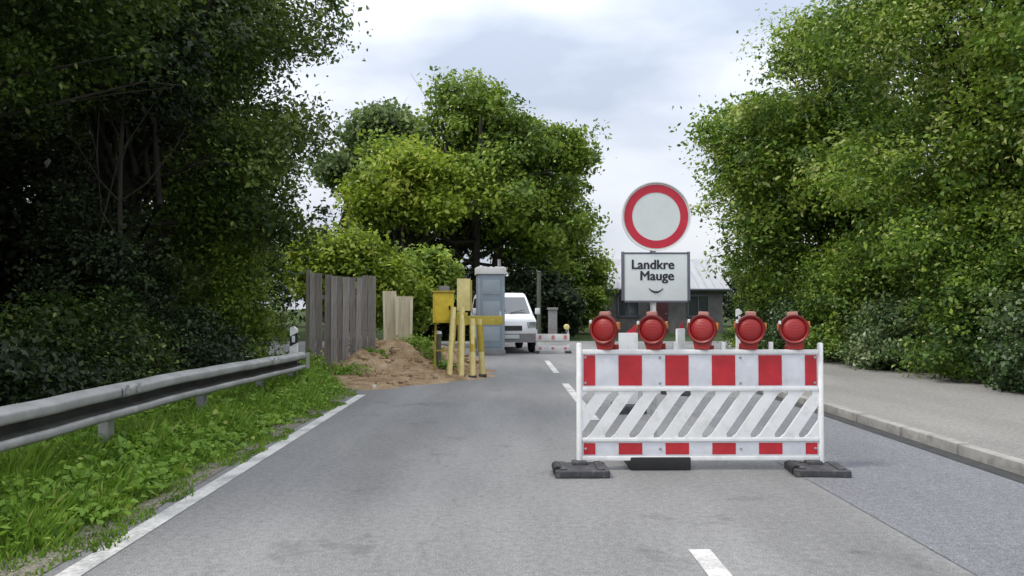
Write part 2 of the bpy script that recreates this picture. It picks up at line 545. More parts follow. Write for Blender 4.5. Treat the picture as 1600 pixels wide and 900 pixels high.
def mesh_np(name, V, faces_n, mat, tint=None, parent=None, smooth=False):
    """V: (N*k,3) verts, each consecutive k = one polygon"""
    k = faces_n
    n = len(V) // k
    me = bpy.data.meshes.new(name)
    me.vertices.add(len(V))
    me.vertices.foreach_set("co", V.astype(np.float32).ravel())
    me.loops.add(len(V))
    me.loops.foreach_set("vertex_index", np.arange(len(V), dtype=np.int32))
    me.polygons.add(n)
    me.polygons.foreach_set("loop_start", np.arange(0, len(V), k, dtype=np.int32))
    me.polygons.foreach_set("loop_total", np.full(n, k, dtype=np.int32))
    if tint is not None:
        at = me.attributes.new("tint", 'FLOAT', 'POINT')
        at.data.foreach_set("value", np.repeat(np.clip(tint, 0, 1), k).astype(np.float32))
    me.update(calc_edges=True)
    me.materials.append(mat)
    o = bpy.data.objects.new(name, me)
    COL.objects.link(o)
    if parent:
        o.parent = parent
    return o

def norm(a):
    return a / np.maximum(np.linalg.norm(a, axis=1, keepdims=True), 1e-9)

def leaf_verts(C, N, L, rng, aspect=0.55):
    """pointed four-cornered leaves at centres C with normals N and lengths L"""
    n = len(C)
    rv = norm(rng.normal(size=(n, 3)))
    T = norm(np.cross(N, rv))
    B = np.cross(N, T)
    L = L[:, None]
    W = L * aspect * rng.uniform(0.8, 1.2, (n, 1))
    V = np.empty((n, 4, 3))
    fold = N * L * 0.10
    V[:, 0] = C - T * L * 0.5
    V[:, 1] = C + B * W * 0.5 - T * L * 0.05 + fold
    V[:, 2] = C + T * L * 0.5
    V[:, 3] = C - B * W * 0.5 - T * L * 0.05 + fold
    return V.reshape(-1, 3)

def crown_clusters(lobes, n, rng, inner=2.2, spray=0.06):
    """cluster centres inside uneven lobes; lobes = (x,y,z,rx,ry,rz)"""
    lobes = np.array(lobes, float)
    area = (lobes[:, 3] * lobes[:, 4] * lobes[:, 5]) ** (2 / 3)
    idx = rng.choice(len(lobes), n, p=area / area.sum())
    d = norm(rng.normal(size=(n, 3)))
    r = rng.uniform(0, 1, n) ** (1 / inner)
    ph = rng.uniform(0, 6.28, (len(lobes), 6))
    wob = (np.sin(d[:, 0] * 4.1 + ph[idx, 0]) * np.sin(d[:, 1] * 3.7 + ph[idx, 1]) + np.sin(d[:, 2] * 5.3 + ph[idx, 2]) * np.sin(d[:, 0] * 6.1 + ph[idx, 3])
           + 0.7 * np.sin(d[:, 1] * 9.0 + ph[idx, 4]) * np.sin(d[:, 2] * 8.0 + ph[idx, 5]))
    r = r * (1 + 0.13 * wob)
    sp = rng.uniform(0, 1, n) < spray
    r[sp] = rng.uniform(1.02, 1.14, sp.sum())
    P = lobes[idx, :3] + d * r[:, None] * lobes[idx, 3:6]
    return P, d, idx, r

def foliage(name, lobes, n_cl, per, leaf, mat, seed, parent=None, cl_r=0.32, zmin=0.05, up=0.45, inner=2.2, spray=0.06, tint_mu=0.5, flat=0.65, aspect=0.55, clip=None, puffs=0):
    rng = np.random.default_rng(seed)
    if puffs:
        out = []
        for (x, y, z, rx, ry, rz) in lobes:
            if min(rx, ry, rz) < 0.8:
                out.append((x, y, z, rx, ry, rz))
                continue
            out.append((x, y, z, rx * .78, ry * .78, rz * .78))
            for _ in range(puffs):
                q = rng.normal(size=3)
                q[2] += 0.25
                q /= np.linalg.norm(q)
                k, f = rng.uniform(.62, .92), rng.uniform(.26, .46)
                out.append((x + q[0] * rx * k, y + q[1] * ry * k, z + q[2] * rz * k, rx * f, ry * f, rz * f * .8))
        lobes = out
    P, d, idx, r = crown_clusters(lobes, n_cl, rng, inner, spray)
    P[:, 2] = np.maximum(P[:, 2], zmin + 0.1)
    lobe_t = rng.normal(0, 0.10, len(lobes))
    cl_t = rng.normal(0, 0.23, n_cl) + lobe_t[idx]
    cnt = np.maximum(4, (per * 1.2 * rng.uniform(0.35, 1.7, n_cl))).astype(int)
    cnt[r > 1.02] = np.maximum(4, cnt[r > 1.02] // 3)
    ci = np.repeat(np.arange(n_cl), cnt)
    n = len(ci)
    # each cluster is a spray that leans outwards
    off = np.clip(rng.normal(size=(n, 3)), -1.7, 1.7) * cl_r * np.array([1, 1, flat])
    size = (rng.uniform(0.55, 1.45, n_cl) * np.where(r > 1.02, .55, 1.0))[ci]
    C = P[ci] + off * size[:, None] * np.minimum(1.0, 1.6 - r[ci])[:, None]
    N = norm(d[ci] * 0.55 + np.array([0, 0, up]) + rng.normal(size=(n, 3)) * 0.55)
    L = leaf * 1.08 * rng.uniform(0.45, 1.35, n) * (rng.uniform(0.75, 1.2, n_cl))[ci]
    keep = C[:, 2] > zmin
    if clip is not None:
        keep &= clip(C)
    C, N, L, ci2 = C[keep], N[keep], L[keep], ci[keep]
    t = tint_mu + cl_t[ci2] + rng.normal(0, 0.16, len(C))
    glint = rng.uniform(0, 1, len(C)) < 0.03
    t[glint] = 1.0
    o = mesh_np(name, leaf_verts(C, N, L, rng, aspect), 4, mat, t, parent)
    P = np.concatenate([P[r > 1.0], P[r <= 1.0]])      # the outermost sprays first
    return o, P

def trunk_mesh(base_r, height, targets, rng, lean=(0, 0), stems=1, spread=0.0):
    bm = BM()
    for s in range(stems):
        a = rng.uniform(0, 6.28)
        ox, oy = (math.cos(a) * spread * 0.25, math.sin(a) * spread * 0.25) if stems > 1 else (0, 0)
        lx = lean[0] + (math.cos(a) * spread if stems > 1 else 0)
        ly = lean[1] + (math.sin(a) * spread if stems > 1 else 0)
        pts, rad = [], []
        nn = 9
        for i in range(nn + 1):
            t = i / nn
            pts.append((ox + lx * t + 0.10 * math.sin(3.1 * t + a), oy + ly * t + 0.10 * math.cos(2.3 * t + a) - 0.1 * math.cos(a), height * t - 0.12 * (i == 0)))
            rad.append(base_r / (stems ** 0.4) * (1.0 - 0.72 * t) * (1.35 if i == 0 else 1))
        tube(bm, pts, rad, 12)
        mine = targets[s::stems]
        for q in mine:
            q = Vector(q)
            k = rng.integers(3, nn)
            p0 = Vector(pts[k])
            mid = p0.lerp(q, 0.5) + Vector((rng.normal(0, .15), rng.normal(0, .15), 0.25 * rng.uniform(0, 1)))
            r0 = rad[k] * 0.5
            ln = (q - p0).length
            k1 = Vector((rng.normal(0, .07), rng.normal(0, .07), -0.07)) * ln
            k2 = Vector((rng.normal(0, .07), rng.normal(0, .07), 0.05)) * ln
            pp = [p0, p0.lerp(mid, 0.45) + k1, mid + k1 * .6 + k2 * .4, mid.lerp(q, 0.5) + k2, q]
            tube(bm, pp, [r0, r0 * 0.7, r0 * 0.48, r0 * 0.28, 0.006], 7, cap=False)
            q2 = pp[3] + Vector((rng.normal(0, .16), rng.normal(0, .16), abs(rng.normal(0, .12)))) * ln
            tube(bm, [pp[2], pp[2].lerp(q2, .5) + k2 * .3, q2], [r0 * .32, r0 * .2, 0.005], 6, cap=False)
    return bm

def tree(name, label, base, trunk_r, trunk_h, lobes, n_cl, per, leaf, mat, seed, group=None, n_br=16, stems=1, spread=0.0, lean=(0, 0), cat="tree", **kw):
    rng = np.random.default_rng(seed + 999)
    t = thing(name, label, cat, base, 0, group)
    cr, P = foliage("crown", lobes, n_cl, per, leaf, mat, seed, t, **kw)
    tg = np.concatenate([P[:n_br // 2], P[rng.choice(len(P), min(n_br, len(P)), replace=False)]])
    tg = tg[rng.permutation(len(tg))]
    obj("trunk", trunk_mesh(trunk_r, trunk_h, tg, rng, lean, stems, spread), M['bark'], t, 60)
    return t

# ------------------------------------------------------------------ ground, road, pavement
def gz(v):
    v.co.z += 0.0
b = BM(); sheet(b, -260, 260, -40, 480, -0.012, 8, 8); struct("ground", b, M['ground'])
b = BM(); sheet(b, -2.33, 4.1, -8, 20.5, 0.0, 1, 12); struct("road", b, M['asphalt'])
b = BM()   # the cross street behind the works
sheet(b, -30, 16, 20.5, 30.5, 0.0, 4, 2)
struct("cross_street", b, M['asphalt'])
b = BM(); sheet(b, 2.36, 4.1, -8, 11.5, 0.004, 1, 8); struct("asphalt_patch", b, M['asphalt_blue'])
b = BM(); sheet(b, -2.235, -2.105, -8, 11.9, 0.004, 1, 12); struct("edge_line", b, M['line'])
b = BM()
for y0, y1 in ((0.6, 4.3), (9.2, 13.6), (15.8, 19.4)):
    sheet(b, 1.02, 1.14, y0, y1, 0.004)
struct("centre_line", b, M['line'])
# kerb stones, each a little out of line
b = BM()
y = -8.0
rk = random.Random(3)
while y < 19.5:
    ln = 1.0
    box(b, (4.165 + rk.uniform(-.006, .006), y + ln / 2, 0.005 + rk.uniform(-.006, .006)), (0.125, ln - 0.03, 0.19), 0.02)
    y += ln
struct("kerb", b, M['kerb'])
b = BM(); sheet(b, 3.93, 4.099, -8, 19.5, 0.008, 1, 6); struct("gutter", b, M['gutter'])
b = BM(); sheet(b, 4.226, 8.4, -8, 19.5, 0.088, 1, 1); struct("pavement", b, M['pavement'])
b = BM()
sheet(b, -3.2, -2.31, -8, 13.5, 0.004, 12, 120, lambda v: setattr(v.co, 'z', 0.005 if v.co.x > -2.36 else 0.006 + 0.018 * random.random() + max(0, (-2.42 - v.co.x)) * 0.07))
struct("shoulder", b, M['gravel'])

# verge: bank of grass and weeds between the edge line and the guard rail
def verge():
    rng = np.random.default_rng(11)
    n = 88000
    y = 0.4 + 15.2 * rng.uniform(0, 1, n) ** 1.25
    edge = -2.27 - 0.05 * np.sin(y * 2.3) - 0.05 * np.sin(y * 5.1 + 1) - 0.04 * np.sin(y * 11.0)
    edge = np.where(y > 12.2, edge - (y - 12.2) * 0.35, edge)
    x = edge - 1.55 * rng.uniform(0, 1, n) ** 0.9
    patch = np.sin(x * 5.1 + y * 1.7) * np.sin(y * 2.9 - x * 2.2) + 0.6 * np.sin(y * 7.1 + x * 9)
    inner = np.clip((edge - x) / 0.5, 0.15, 1.35)
    h = rng.uniform(0.07, 0.19, n) * inner * (1 + 0.45 * patch.clip(-1, 1))
    h = np.maximum(h, 0.03)
    a = rng.uniform(0, 6.283, n)
    w = rng.uniform(0.004, 0.011, n)
    lean = rng.uniform(0.1, 0.9, n) * h
    b_ = rng.uniform(0, 6.283, n)
    z0 = np.full(n, -0.01) + np.clip((-2.42 - x), 0, 2) * 0.07
    P = np.stack([x, y, z0], 1)
    S = np.stack([np.cos(a), np.sin(a), np.zeros(n)], 1) * w[:, None]
    D = np.stack([np.cos(b_) * lean, np.sin(b_) * lean, h], 1)
    V = np.empty((n, 4, 3))
    V[:, 0] = P - S
    V[:, 1] = P + S
    V[:, 2] = P + D * 0.62 + S * 0.8 + np.array([0, 0, 0.015])
    V[:, 3] = P + D
    t = 0.42 + 0.16 * patch + rng.normal(0, 0.17, n)
    straw = rng.uniform(0, 1, n) < 0.035
    t[straw] = 1.2
    # broad weed leaves
    m = 34000
    cy = 0.6 + 14.6 * rng.uniform(0, 1, 1100) ** 1.15
    ce = np.where(cy > 12.2, -2.5 - (cy - 12.2) * 0.35, -2.5)
    cx = ce - rng.uniform(0.05, 1.45, 1100)
    ch = rng.uniform(0.06, 0.22, 1100) * np.clip((ce - cx) / 0.4, 0.4, 1)
    k = rng.integers(0, 1100, m)
    C = np.stack([cx[k] + rng.normal(0, .09, m), cy[k] + rng.normal(0, .09, m), ch[k] * rng.uniform(0.3, 1.1, m) + 0.04], 1)
    C[:, 2] += np.clip(-2.42 - C[:, 0], 0, 2) * 0.07
    N = norm(np.array([0.1, -0.1, 0.9]) + rng.normal(size=(m, 3)) * 0.45)
    LV = leaf_verts(C, N, rng.uniform(0.035, 0.085, m), rng, 0.6)
    tl = 0.55 + rng.normal(0, .1, 1100)[k] + rng.normal(0, 0.14, m)
    o = mesh_np("verge_grass", np.concatenate([V.reshape(-1, 3), LV]), 4, M['grass'], np.concatenate([t, tl]))
    tag(o, "bright green weedy grass between white edge line and guard rail", "grass", kind="stuff")
verge()

# ------------------------------------------------------------------ trees: left side
L_ROW = "trees overhanging the left verge"
tree("roadside_tree", "tall dark tree whose leafy edge stands against the sky above the board hoarding", (-6.4, 13.2, 0), 0.2, 6.5,
     [(0, 0, 6.6, 2.9, 3.0, 2.6), (1.3, -0.3, 5.6, 2.1, 2.2, 1.7), (0.6, 0.2, 8.6, 2.6, 2.6, 2.0), (2.0, 0.6, 7.0, 1.5, 1.6, 1.3), (2.1, 0.5, 4.2, 1.5, 1.7, 1.2), (1.9, 0.6, 2.9, 1.2, 1.5, 1.2), (1.2, 1.2, 1.9, 1.2, 1.5, 1.2), (-1.8, 0, 5.8, 2.2, 2.4, 2.2)],
     900, 100, 0.092, M['leaf_left'], 21, L_ROW, n_br=44, puffs=9, tint_mu=0.52, cl_r=0.36)
tree("roadside_tree", "tall dark tree rising behind the middle of the guard rail", (-8.1, 9.2, 0), 0.16, 6.0,
     [(1.2, -.6, 6.2, 2.8, 2.6, 2.2), (2.2, 0.0, 5.0, 1.9, 2.0, 1.3), (1.8, -.6, 8.2, 2.8, 2.8, 2.0), (-1.5, 0, 5.0, 2.2, 2.4, 1.8)],
     760, 100, 0.082, M['leaf_left'], 22, L_ROW, n_br=44, puffs=9, tint_mu=0.40, cl_r=0.33)
tree("roadside_tree", "dark tree at the left edge of the picture, nearest behind the guard rail", (-7.0, 5.2, 0), 0.16, 5.0,
     [(0, 0, 5.2, 2.3, 2.0, 1.8), (0.6, 0.6, 4.2, 1.7, 1.6, 1.2), (-0.3, 0, 3.2, 1.9, 1.8, 1.2), (0.2, 0.4, 6.8, 2.3, 2.3, 1.5)],
     640, 96, 0.076, M['leaf_left'], 23, L_ROW, n_br=36, puffs=9, tint_mu=0.40, cl_r=0.3)
tree("roadside_tree", "dark tree behind the board hoarding, farthest along the left verge", (-7.6, 18.6, 0), 0.2, 7.0,
     [(0, 0, 6.6, 2.8, 3.0, 3.0), (0.9, 0, 4.3, 2.0, 2.2, 1.8), (0.2, 0, 9, 2.4, 2.4, 2.0), (0.4, -0.4, 2.6, 1.8, 2.2, 1.5)],
     640, 84, 0.115, M['leaf_left'], 24, L_ROW, n_br=36, puffs=9, tint_mu=0.45, cl_r=0.4)
# thin trunks in the gloom under the canopy
th = tree("slim_tree", "slim bare-stemmed tree in the gloom behind the guard rail", (-5.55, 11.4, 0), 0.055, 5.2,
     [(0, 0, 5.2, 1.0, 1.0, 0.9), (0.3, 0.2, 4.4, 0.7, 0.7, 0.5)], 70, 50, 0.1, M['leaf_dark'], 25, n_br=6, tint_mu=0.4)
B_ROW = "dark trees of the wood behind the left verge"
for i, (x, y, h, lab) in enumerate(((-10.6, 6.2, 7.5, "black-green wood tree behind the rail at the far left"),
                              (-10.8, 11.0, 8.0, "black-green wood tree in deep shade behind the two nearest roadside trees"),
                              (-10.6, 16.2, 8.5, "black-green wood tree deep behind the tree by the board hoarding"))):
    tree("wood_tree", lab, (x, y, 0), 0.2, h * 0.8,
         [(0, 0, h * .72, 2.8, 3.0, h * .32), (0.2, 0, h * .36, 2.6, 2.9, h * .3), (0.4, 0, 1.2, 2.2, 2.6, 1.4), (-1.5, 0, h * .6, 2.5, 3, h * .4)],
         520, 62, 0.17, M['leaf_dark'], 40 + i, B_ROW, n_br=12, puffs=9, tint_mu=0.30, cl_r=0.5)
S_ROW = "shrubs behind the guard rail"
for i, (x, y, rr, h, lf, mu, lab) in enumerate((
        (-5.0, 4.6, 0.9, 0.85, 'leaf_dark', .45, "low dark shrub behind the nearest stretch of guard rail"),
        (-5.4, 6.4, 1.0, 1.5, 'leaf_dark', .5, "dark shrub with pale leaf glints behind the rail, second from the left"),
        (-5.0, 8.0, 0.9, 0.9, 'leaf_dark', .5, "low dark rounded shrub behind the middle of the guard rail"),
        (-5.2, 9.9, 0.95, 1.5, 'leaf_left', .22, "dark shrub behind the rail, nearer of the two before the white delineator"),
        (-4.75, 11.9, 0.9, 1.15, 'leaf_dark', .55, "dark shrub behind the end of the rail next to the white delineator"),
        (-6.0, 11.6, 1.0, 3.3, 'leaf_dark', .35, "tall black-green shrub in front of the trunk of the nearest-to-hoarding tree"),
        (-5.0, 14.2, 1.0, 2.0, 'leaf_mid', .62, "tall lighter green shrub left of the grey board hoarding"))):
    rs = random.Random(40 + i)
    tree("shrub", lab, (x, y, 0), 0.03, h * 0.7,
         [(0, 0, h * .42, rr, rr * 1.1, h * .5)] + [(rs.uniform(-.6, .5), rs.uniform(-.8, .8), h * rs.uniform(.45, 1.0), rr * rs.uniform(.3, .55), rr * rs.uniform(.3, .55), h * rs.uniform(.15, .35)) for _ in range(5)],
         260, 70, 0.066, M[lf], 60 + i, S_ROW, n_br=16, stems=4, spread=0.35, cat="shrub", tint_mu=mu, cl_r=0.2, spray=0.12)

# ------------------------------------------------------------------ trees: middle
tree("broad_tree", "large broad-crowned tree in the middle, behind the works", (-1.3, 35, 0), 0.42, 9.5,
     [(0.2, 0, 9.2, 3.1, 3.2, 2.9), (-0.1, 0, 10.7, 1.9, 2.0, 1.5), (-2.9, -0.6, 6.6, 2.5, 2.6, 2.2), (3.5, 0.3, 7.7, 2.1, 2.4, 2.2), (0.6, -0.9, 6.2, 3.0, 2.8, 2.3),
      (-3.9, -0.4, 5.1, 1.9, 2.2, 1.5), (3.6, 0, 5.2, 1.8, 2.0, 1.5), (-2.6, 0, 3.7, 1.5, 1.6, 1.1), (4.6, 0, 8.6, 1.1, 1.1, 1.0), (0.9, 0.8, 4.3, 2.6, 2.2, 1.4), (3.0, .6, 3.5, 1.5, 1.6, 1.1), (1.6, 0, 8.4, 2.2, 2.2, 1.8)],
     1050, 66, 0.22, M['leaf_mid'], 71, n_br=60, stems=4, spread=1.6, puffs=6, tint_mu=0.56, cl_r=0.5, inner=2.6, spray=0.07)
tree("pale_tree", "lighter yellow-green tree growing in front of the left half of the broad tree", (-4.2, 31.5, 0), 0.2, 5.6,
     [(0.1, 0, 6.0, 1.9, 1.6, 1.5), (-0.9, 0, 5.4, 1.3, 1.3, 1.0), (1.6, 0, 5.6, 1.5, 1.3, 1.2), (0.6, 0, 7.0, 1.3, 1.1, 0.9)],
     330, 56, 0.22, M['leaf_bright'], 72, n_br=14, puffs=9, tint_mu=0.5, cl_r=0.42, spray=0.08)
tree("thin_tree", "thin bluish-green tree against the sky, farthest left behind the broad tree", (-9.3, 46, 0), 0.3, 11.5,
     [(1.6, 0, 11.6, 2.3, 2.0, 1.9), (-0.4, 0, 9.6, 1.8, 1.8, 1.3), (3.6, 0, 11.0, 1.2, 1.2, 1.4), (1.6, 0, 9.0, 2.3, 2.0, 1.5)],
     340, 48, 0.3, M['leaf_blue'], 73, n_br=22, puffs=9, tint_mu=0.5, cl_r=0.5, spray=0.1, inner=2.0)
tree("bright_shrub", "bright green rounded bush rising behind the grey board hoarding", (-5.4, 25.5, 0), 0.08, 2.6,
     [(0, 0, 2.3, 1.7, 1.4, 1.6), (-0.8, 0, 2.9, 1.0, 1.0, 0.9), (1.5, 0.2, 2.0, 1.3, 1.2, 1.3), (0.4, 0, 3.3, 0.9, 0.9, 0.7)],
     330, 56, 0.17, M['leaf_bright'], 74, n_br=14, stems=4, spread=0.6, cat="shrub", tint_mu=0.48, cl_r=0.34)
tree("bright_shrub", "mid green bush between the pale plywood boards and the yellow box", (-3.1, 27.0, 0), 0.08, 2.4,
     [(0, 0, 1.9, 1.3, 1.2, 1.5), (0.5, 0, 2.6, 0.9, 0.9, 0.9)],
     210, 56, 0.17, M['leaf_mid'], 75, n_br=12, stems=4, spread=0.5, cat="shrub", tint_mu=0.62, cl_r=0.34)
tree("small_tree", "small dark round-topped tree left of the house", (3.6, 39.5, 0), 0.18, 4.0,
     [(0, 0, 3.6, 1.35, 1.5, 2.1), (-0.5, 0, 2.2, 1.4, 1.5, 1.7), (0.7, -0.3, 1.8, 1.1, 1.3, 1.6), (0.1, 0, 5.0, 0.8, 0.9, 0.8)],
     330, 56, 0.2, M['leaf_mid'], 76, n_br=16, puffs=9, tint_mu=0.6, cl_r=0.4)
tree("dark_shrub", "dark bush standing behind the white van", (0.9, 33.0, 0), 0.08, 2.4,
     [(0, 0, 1.6, 1.6, 1.2, 1.7), (1.2, 0.2, 1.3, 1.1, 1.1, 1.4)],
     230, 56, 0.18, M['leaf_dark'], 77, n_br=12, stems=4, spread=0.5, cat="shrub", tint_mu=0.42, cl_r=0.36)
tree("dark_shrub", "dark bush behind the blue-grey toilet cabin", (-2.1, 32.2, 0), 0.08, 2.4,
     [(0, 0, 1.5, 1.8, 1.2, 1.7), (-1.3, 0.2, 1.2, 1.1, 1.1, 1.3)],
     230, 56, 0.18, M['leaf_dark'], 78, n_br=12, stems=4, spread=0.5, cat="shrub", tint_mu=0.42, cl_r=0.36)

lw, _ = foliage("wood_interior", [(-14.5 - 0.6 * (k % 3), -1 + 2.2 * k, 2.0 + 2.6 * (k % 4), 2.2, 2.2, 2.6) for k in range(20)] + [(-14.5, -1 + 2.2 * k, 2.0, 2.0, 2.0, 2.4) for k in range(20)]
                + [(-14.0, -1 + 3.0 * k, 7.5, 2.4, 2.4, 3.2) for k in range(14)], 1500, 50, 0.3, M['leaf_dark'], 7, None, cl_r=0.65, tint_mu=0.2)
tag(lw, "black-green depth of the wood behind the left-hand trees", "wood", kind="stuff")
# far wood that closes the view: one mass
rngw = np.random.default_rng(5)
fl = []
for k in range(46):
    x = -34 + 80 * k / 45
    hh = rngw.uniform(3.0, 4.6) if -12 < x < 26 else rngw.uniform(6, 9)
    if -9.5 < x < -5.5:
        hh = 2.7
    fl.append((x, 54 + rngw.uniform(-2, 2), hh * 0.5, 1.9, 1.9, hh * 0.55))
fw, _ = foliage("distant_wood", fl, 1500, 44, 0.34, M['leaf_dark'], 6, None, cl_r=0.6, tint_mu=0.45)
tag(fw, "low dark wood closing the view behind everything", "wood", kind="stuff")

# ------------------------------------------------------------------ trees: right side
R_ROW = "trees leaning over the right pavement"
tree("leaning_tree", "tree whose bright leafy edge hangs behind the round sign", (8.9, 20.5, 0), 0.22, 6.5,
     [(-1.0, 0, 5.2, 2.7, 2.6, 2.3), (-0.2, 0, 7.2, 2.3, 2.4, 1.8), (-2.3, -0.2, 4.3, 1.7, 1.9, 1.6), (0, 0, 3.0, 2.4, 2.6, 2.0), (-2.0, 0, 6.0, 1.5, 1.6, 1.1), (-1.5, 0, 2.6, 1.2, 1.6, 1.0)],
     900, 92, 0.122, M['leaf_right'], 81, R_ROW, n_br=44, puffs=9, tint_mu=0.58, cl_r=0.4)
tree("leaning_tree", "tallest tree on the right, filling the upper corner", (10.2, 15.2, 0), 0.25, 8.0,
     [(-0.8, 0, 6.4, 2.8, 2.8, 2.6), (0, 0, 8.8, 2.8, 2.8, 2.2), (-1.2, 0, 4.0, 2.3, 2.6, 2.0), (0.5, 0, 2.6, 2.5, 2.8, 2.2), (-1.9, 0.4, 7.6, 1.6, 1.8, 1.3), (-1.9, -0.6, 2.6, 1.1, 1.5, 1.0), (-1.8, 1.2, 1.9, 1.0, 1.2, .9)],
     1000, 100, 0.098, M['leaf_right'], 82, R_ROW, n_br=44, puffs=9, tint_mu=0.54, cl_r=0.36)
tree("leaning_tree", "dense tree at the right edge of the picture beside the pavement", (10.2, 10.8, 0), 0.22, 7.0,
     [(-0.9, 0, 5.2, 2.4, 2.4, 2.2), (0, 0, 7.4, 2.6, 2.6, 2.0), (-0.6, 0, 3.2, 2.1, 2.3, 1.9), (-0.9, 0, 1.8, 1.6, 2.0, 1.4)],
     900, 100, 0.088, M['leaf_right'], 83, R_ROW, n_br=36, puffs=9, tint_mu=0.46, cl_r=0.32)
H_ROW = "shrubs along the back of the right pavement"
for i, (x, y, rr, h, lf, mu, lab) in enumerate((
        (8.5, 11.2, 1.1, 1.5, 'leaf_hedge', .6, "dark glossy shrub at the back of the pavement, at the right edge of the picture"),
        (8.55, 13.3, 1.2, 2.5, 'leaf_right', .22, "dark glossy shrub at the back of the pavement under the tallest right-hand tree"),
        (8.4, 15.6, 1.15, 1.4, 'leaf_hedge', .7, "low dark shrub at the back of the pavement right of the lamp row"),
        (8.35, 17.6, 1.3, 2.7, 'leaf_right', .3, "tall green shrub seen just right of the rightmost red lamp"),
        (8.1, 20.0, 1.3, 1.9, 'leaf_hedge', .5, "dark glossy shrub seen between the two rightmost red lamps"),
        (8.2, 22.8, 1.3, 2.4, 'leaf_mid', .3, "dark green shrub in front of the right end of the house"))):
    rs = random.Random(i)
    tree("hedge_shrub", lab, (x, y, 0), 0.035, h * .75,
         [(-.1, 0, h * .45, rr, rr * 1.15, h * .55), (-.2, 0, .45, rr * 1.05, rr * 1.1, .42)]
         + [(rs.uniform(-.8, .3), rs.uniform(-1, 1), h * rs.uniform(.5, 1.0), rr * rs.uniform(.35, .6), rr * rs.uniform(.35, .6), h * rs.uniform(.16, .3)) for _ in range(5)],
         460, 70, 0.08, M[lf], 90 + i, H_ROW, n_br=14, stems=4, spread=0.4, cat="shrub", tint_mu=mu, cl_r=0.24, spray=0.12, zmin=0.1)

rw, _ = foliage("wood_interior", [(14.6 + .5 * (k % 3), 5 + 1.7 * k, 1.8 + 2.3 * (k % 4), 1.9, 1.9, 2.3) for k in range(16)] + [(14.4, 5 + 2.2 * k, 7.6, 2.0, 2.0, 2.4) for k in range(10)] + [(14.4, 5 + 1.8 * k, 1.6, 1.6, 1.8, 1.9) for k in range(15)],
                1300, 50, 0.26, M['leaf_mid'], 17, None, cl_r=0.6, tint_mu=0.25)
tag(rw, "green depth of the wood behind the right-hand trees", "wood", kind="stuff")

# ------------------------------------------------------------------ house
def house():
    t = thing("house", "low house with pale grey roof and dark walls behind the round sign", "house", (8.6, 43.5, 0), 0)
    hw, dp, ez, rz = 3.0, 2.6, 2.36, 4.05
    bm = BM(); box(bm, (0, 0, ez / 2 - 0.02), (hw * 2, dp * 2, ez)); obj("wall", bm, M['wall'], t)
    bm = BM()
    ov = 0.32
    a = [(-hw - ov, -dp - ov, ez - .06), (hw + ov, -dp - ov, ez - .06), (hw + ov, dp + ov, ez - .06), (-hw - ov, dp + ov, ez - .06)]
    r_ = [(-hw - ov + .35, 0, rz), (hw + ov - .35, 0, rz)]
    for dz in (0, -0.1):
        pass
    v = [bm.verts.new(p) for p in a] + [bm.verts.new(p) for p in r_] + [bm.verts.new((p[0], p[1], p[2] - .12)) for p in a]
    for f in ((0, 1, 5, 4), (2, 3, 4, 5), (1, 2, 5), (3, 0, 4), (0, 6, 7, 1), (1, 7, 8, 2), (2, 8, 9, 3), (3, 9, 6, 0), (6, 9, 8, 7)):
        bm.faces.new([v[k] for k in f])
    roof = obj("roof", bm, M['roof'], t, 20)
    bm = BM()
    for k in range(15):
        x = -hw + 2 * hw * k / 14
        p0 = Vector((x, -dp - ov - .004, ez - .05)); p1 = Vector((x * .93, -0.05, rz - .03))
        tube(bm, [p0, p1], 0.022, 6)
    obj("roof_seam", bm, M['roof'], roof)
    bm = BM(); tube(bm, [(-hw - ov, -dp - ov - .06, ez - .1), (hw + ov, -dp - ov - .06, ez - .1)], 0.06, 10); obj("gutter_pipe", bm, M['frame_grey'], roof)
    for x in (-0.4,):
        bm = BM(); box(bm, (x, -dp - .02, 1.02), (1.0, .06, 2.0), 0.01); d = obj("door", bm, M['wall_door'], t)
        bm = BM(); box(bm, (x + .38, -dp - .08, 1.0), (.12, .04, .03), 0.005); obj("handle", bm, M['galv'], d)
    for x in (-2.0, 1.7):
        bm = BM()
        for (cx, cz, sx, sz) in ((x - .55, 1.4, .08, 1.1), (x + .55, 1.4, .08, 1.1), (x, .85, 1.18, .08), (x, 1.95, 1.18, .08), (x, 1.4, .05, 1.02)):
            box(bm, (cx, -dp - .03, cz), (sx, .08, sz))
        w = obj("window", bm, M['frame_grey'], t)
        bm = BM(); box(bm, (x, -dp - .012, 1.4), (1.02, .02, 1.02)); obj("pane", bm, M['glass'], w)
house()

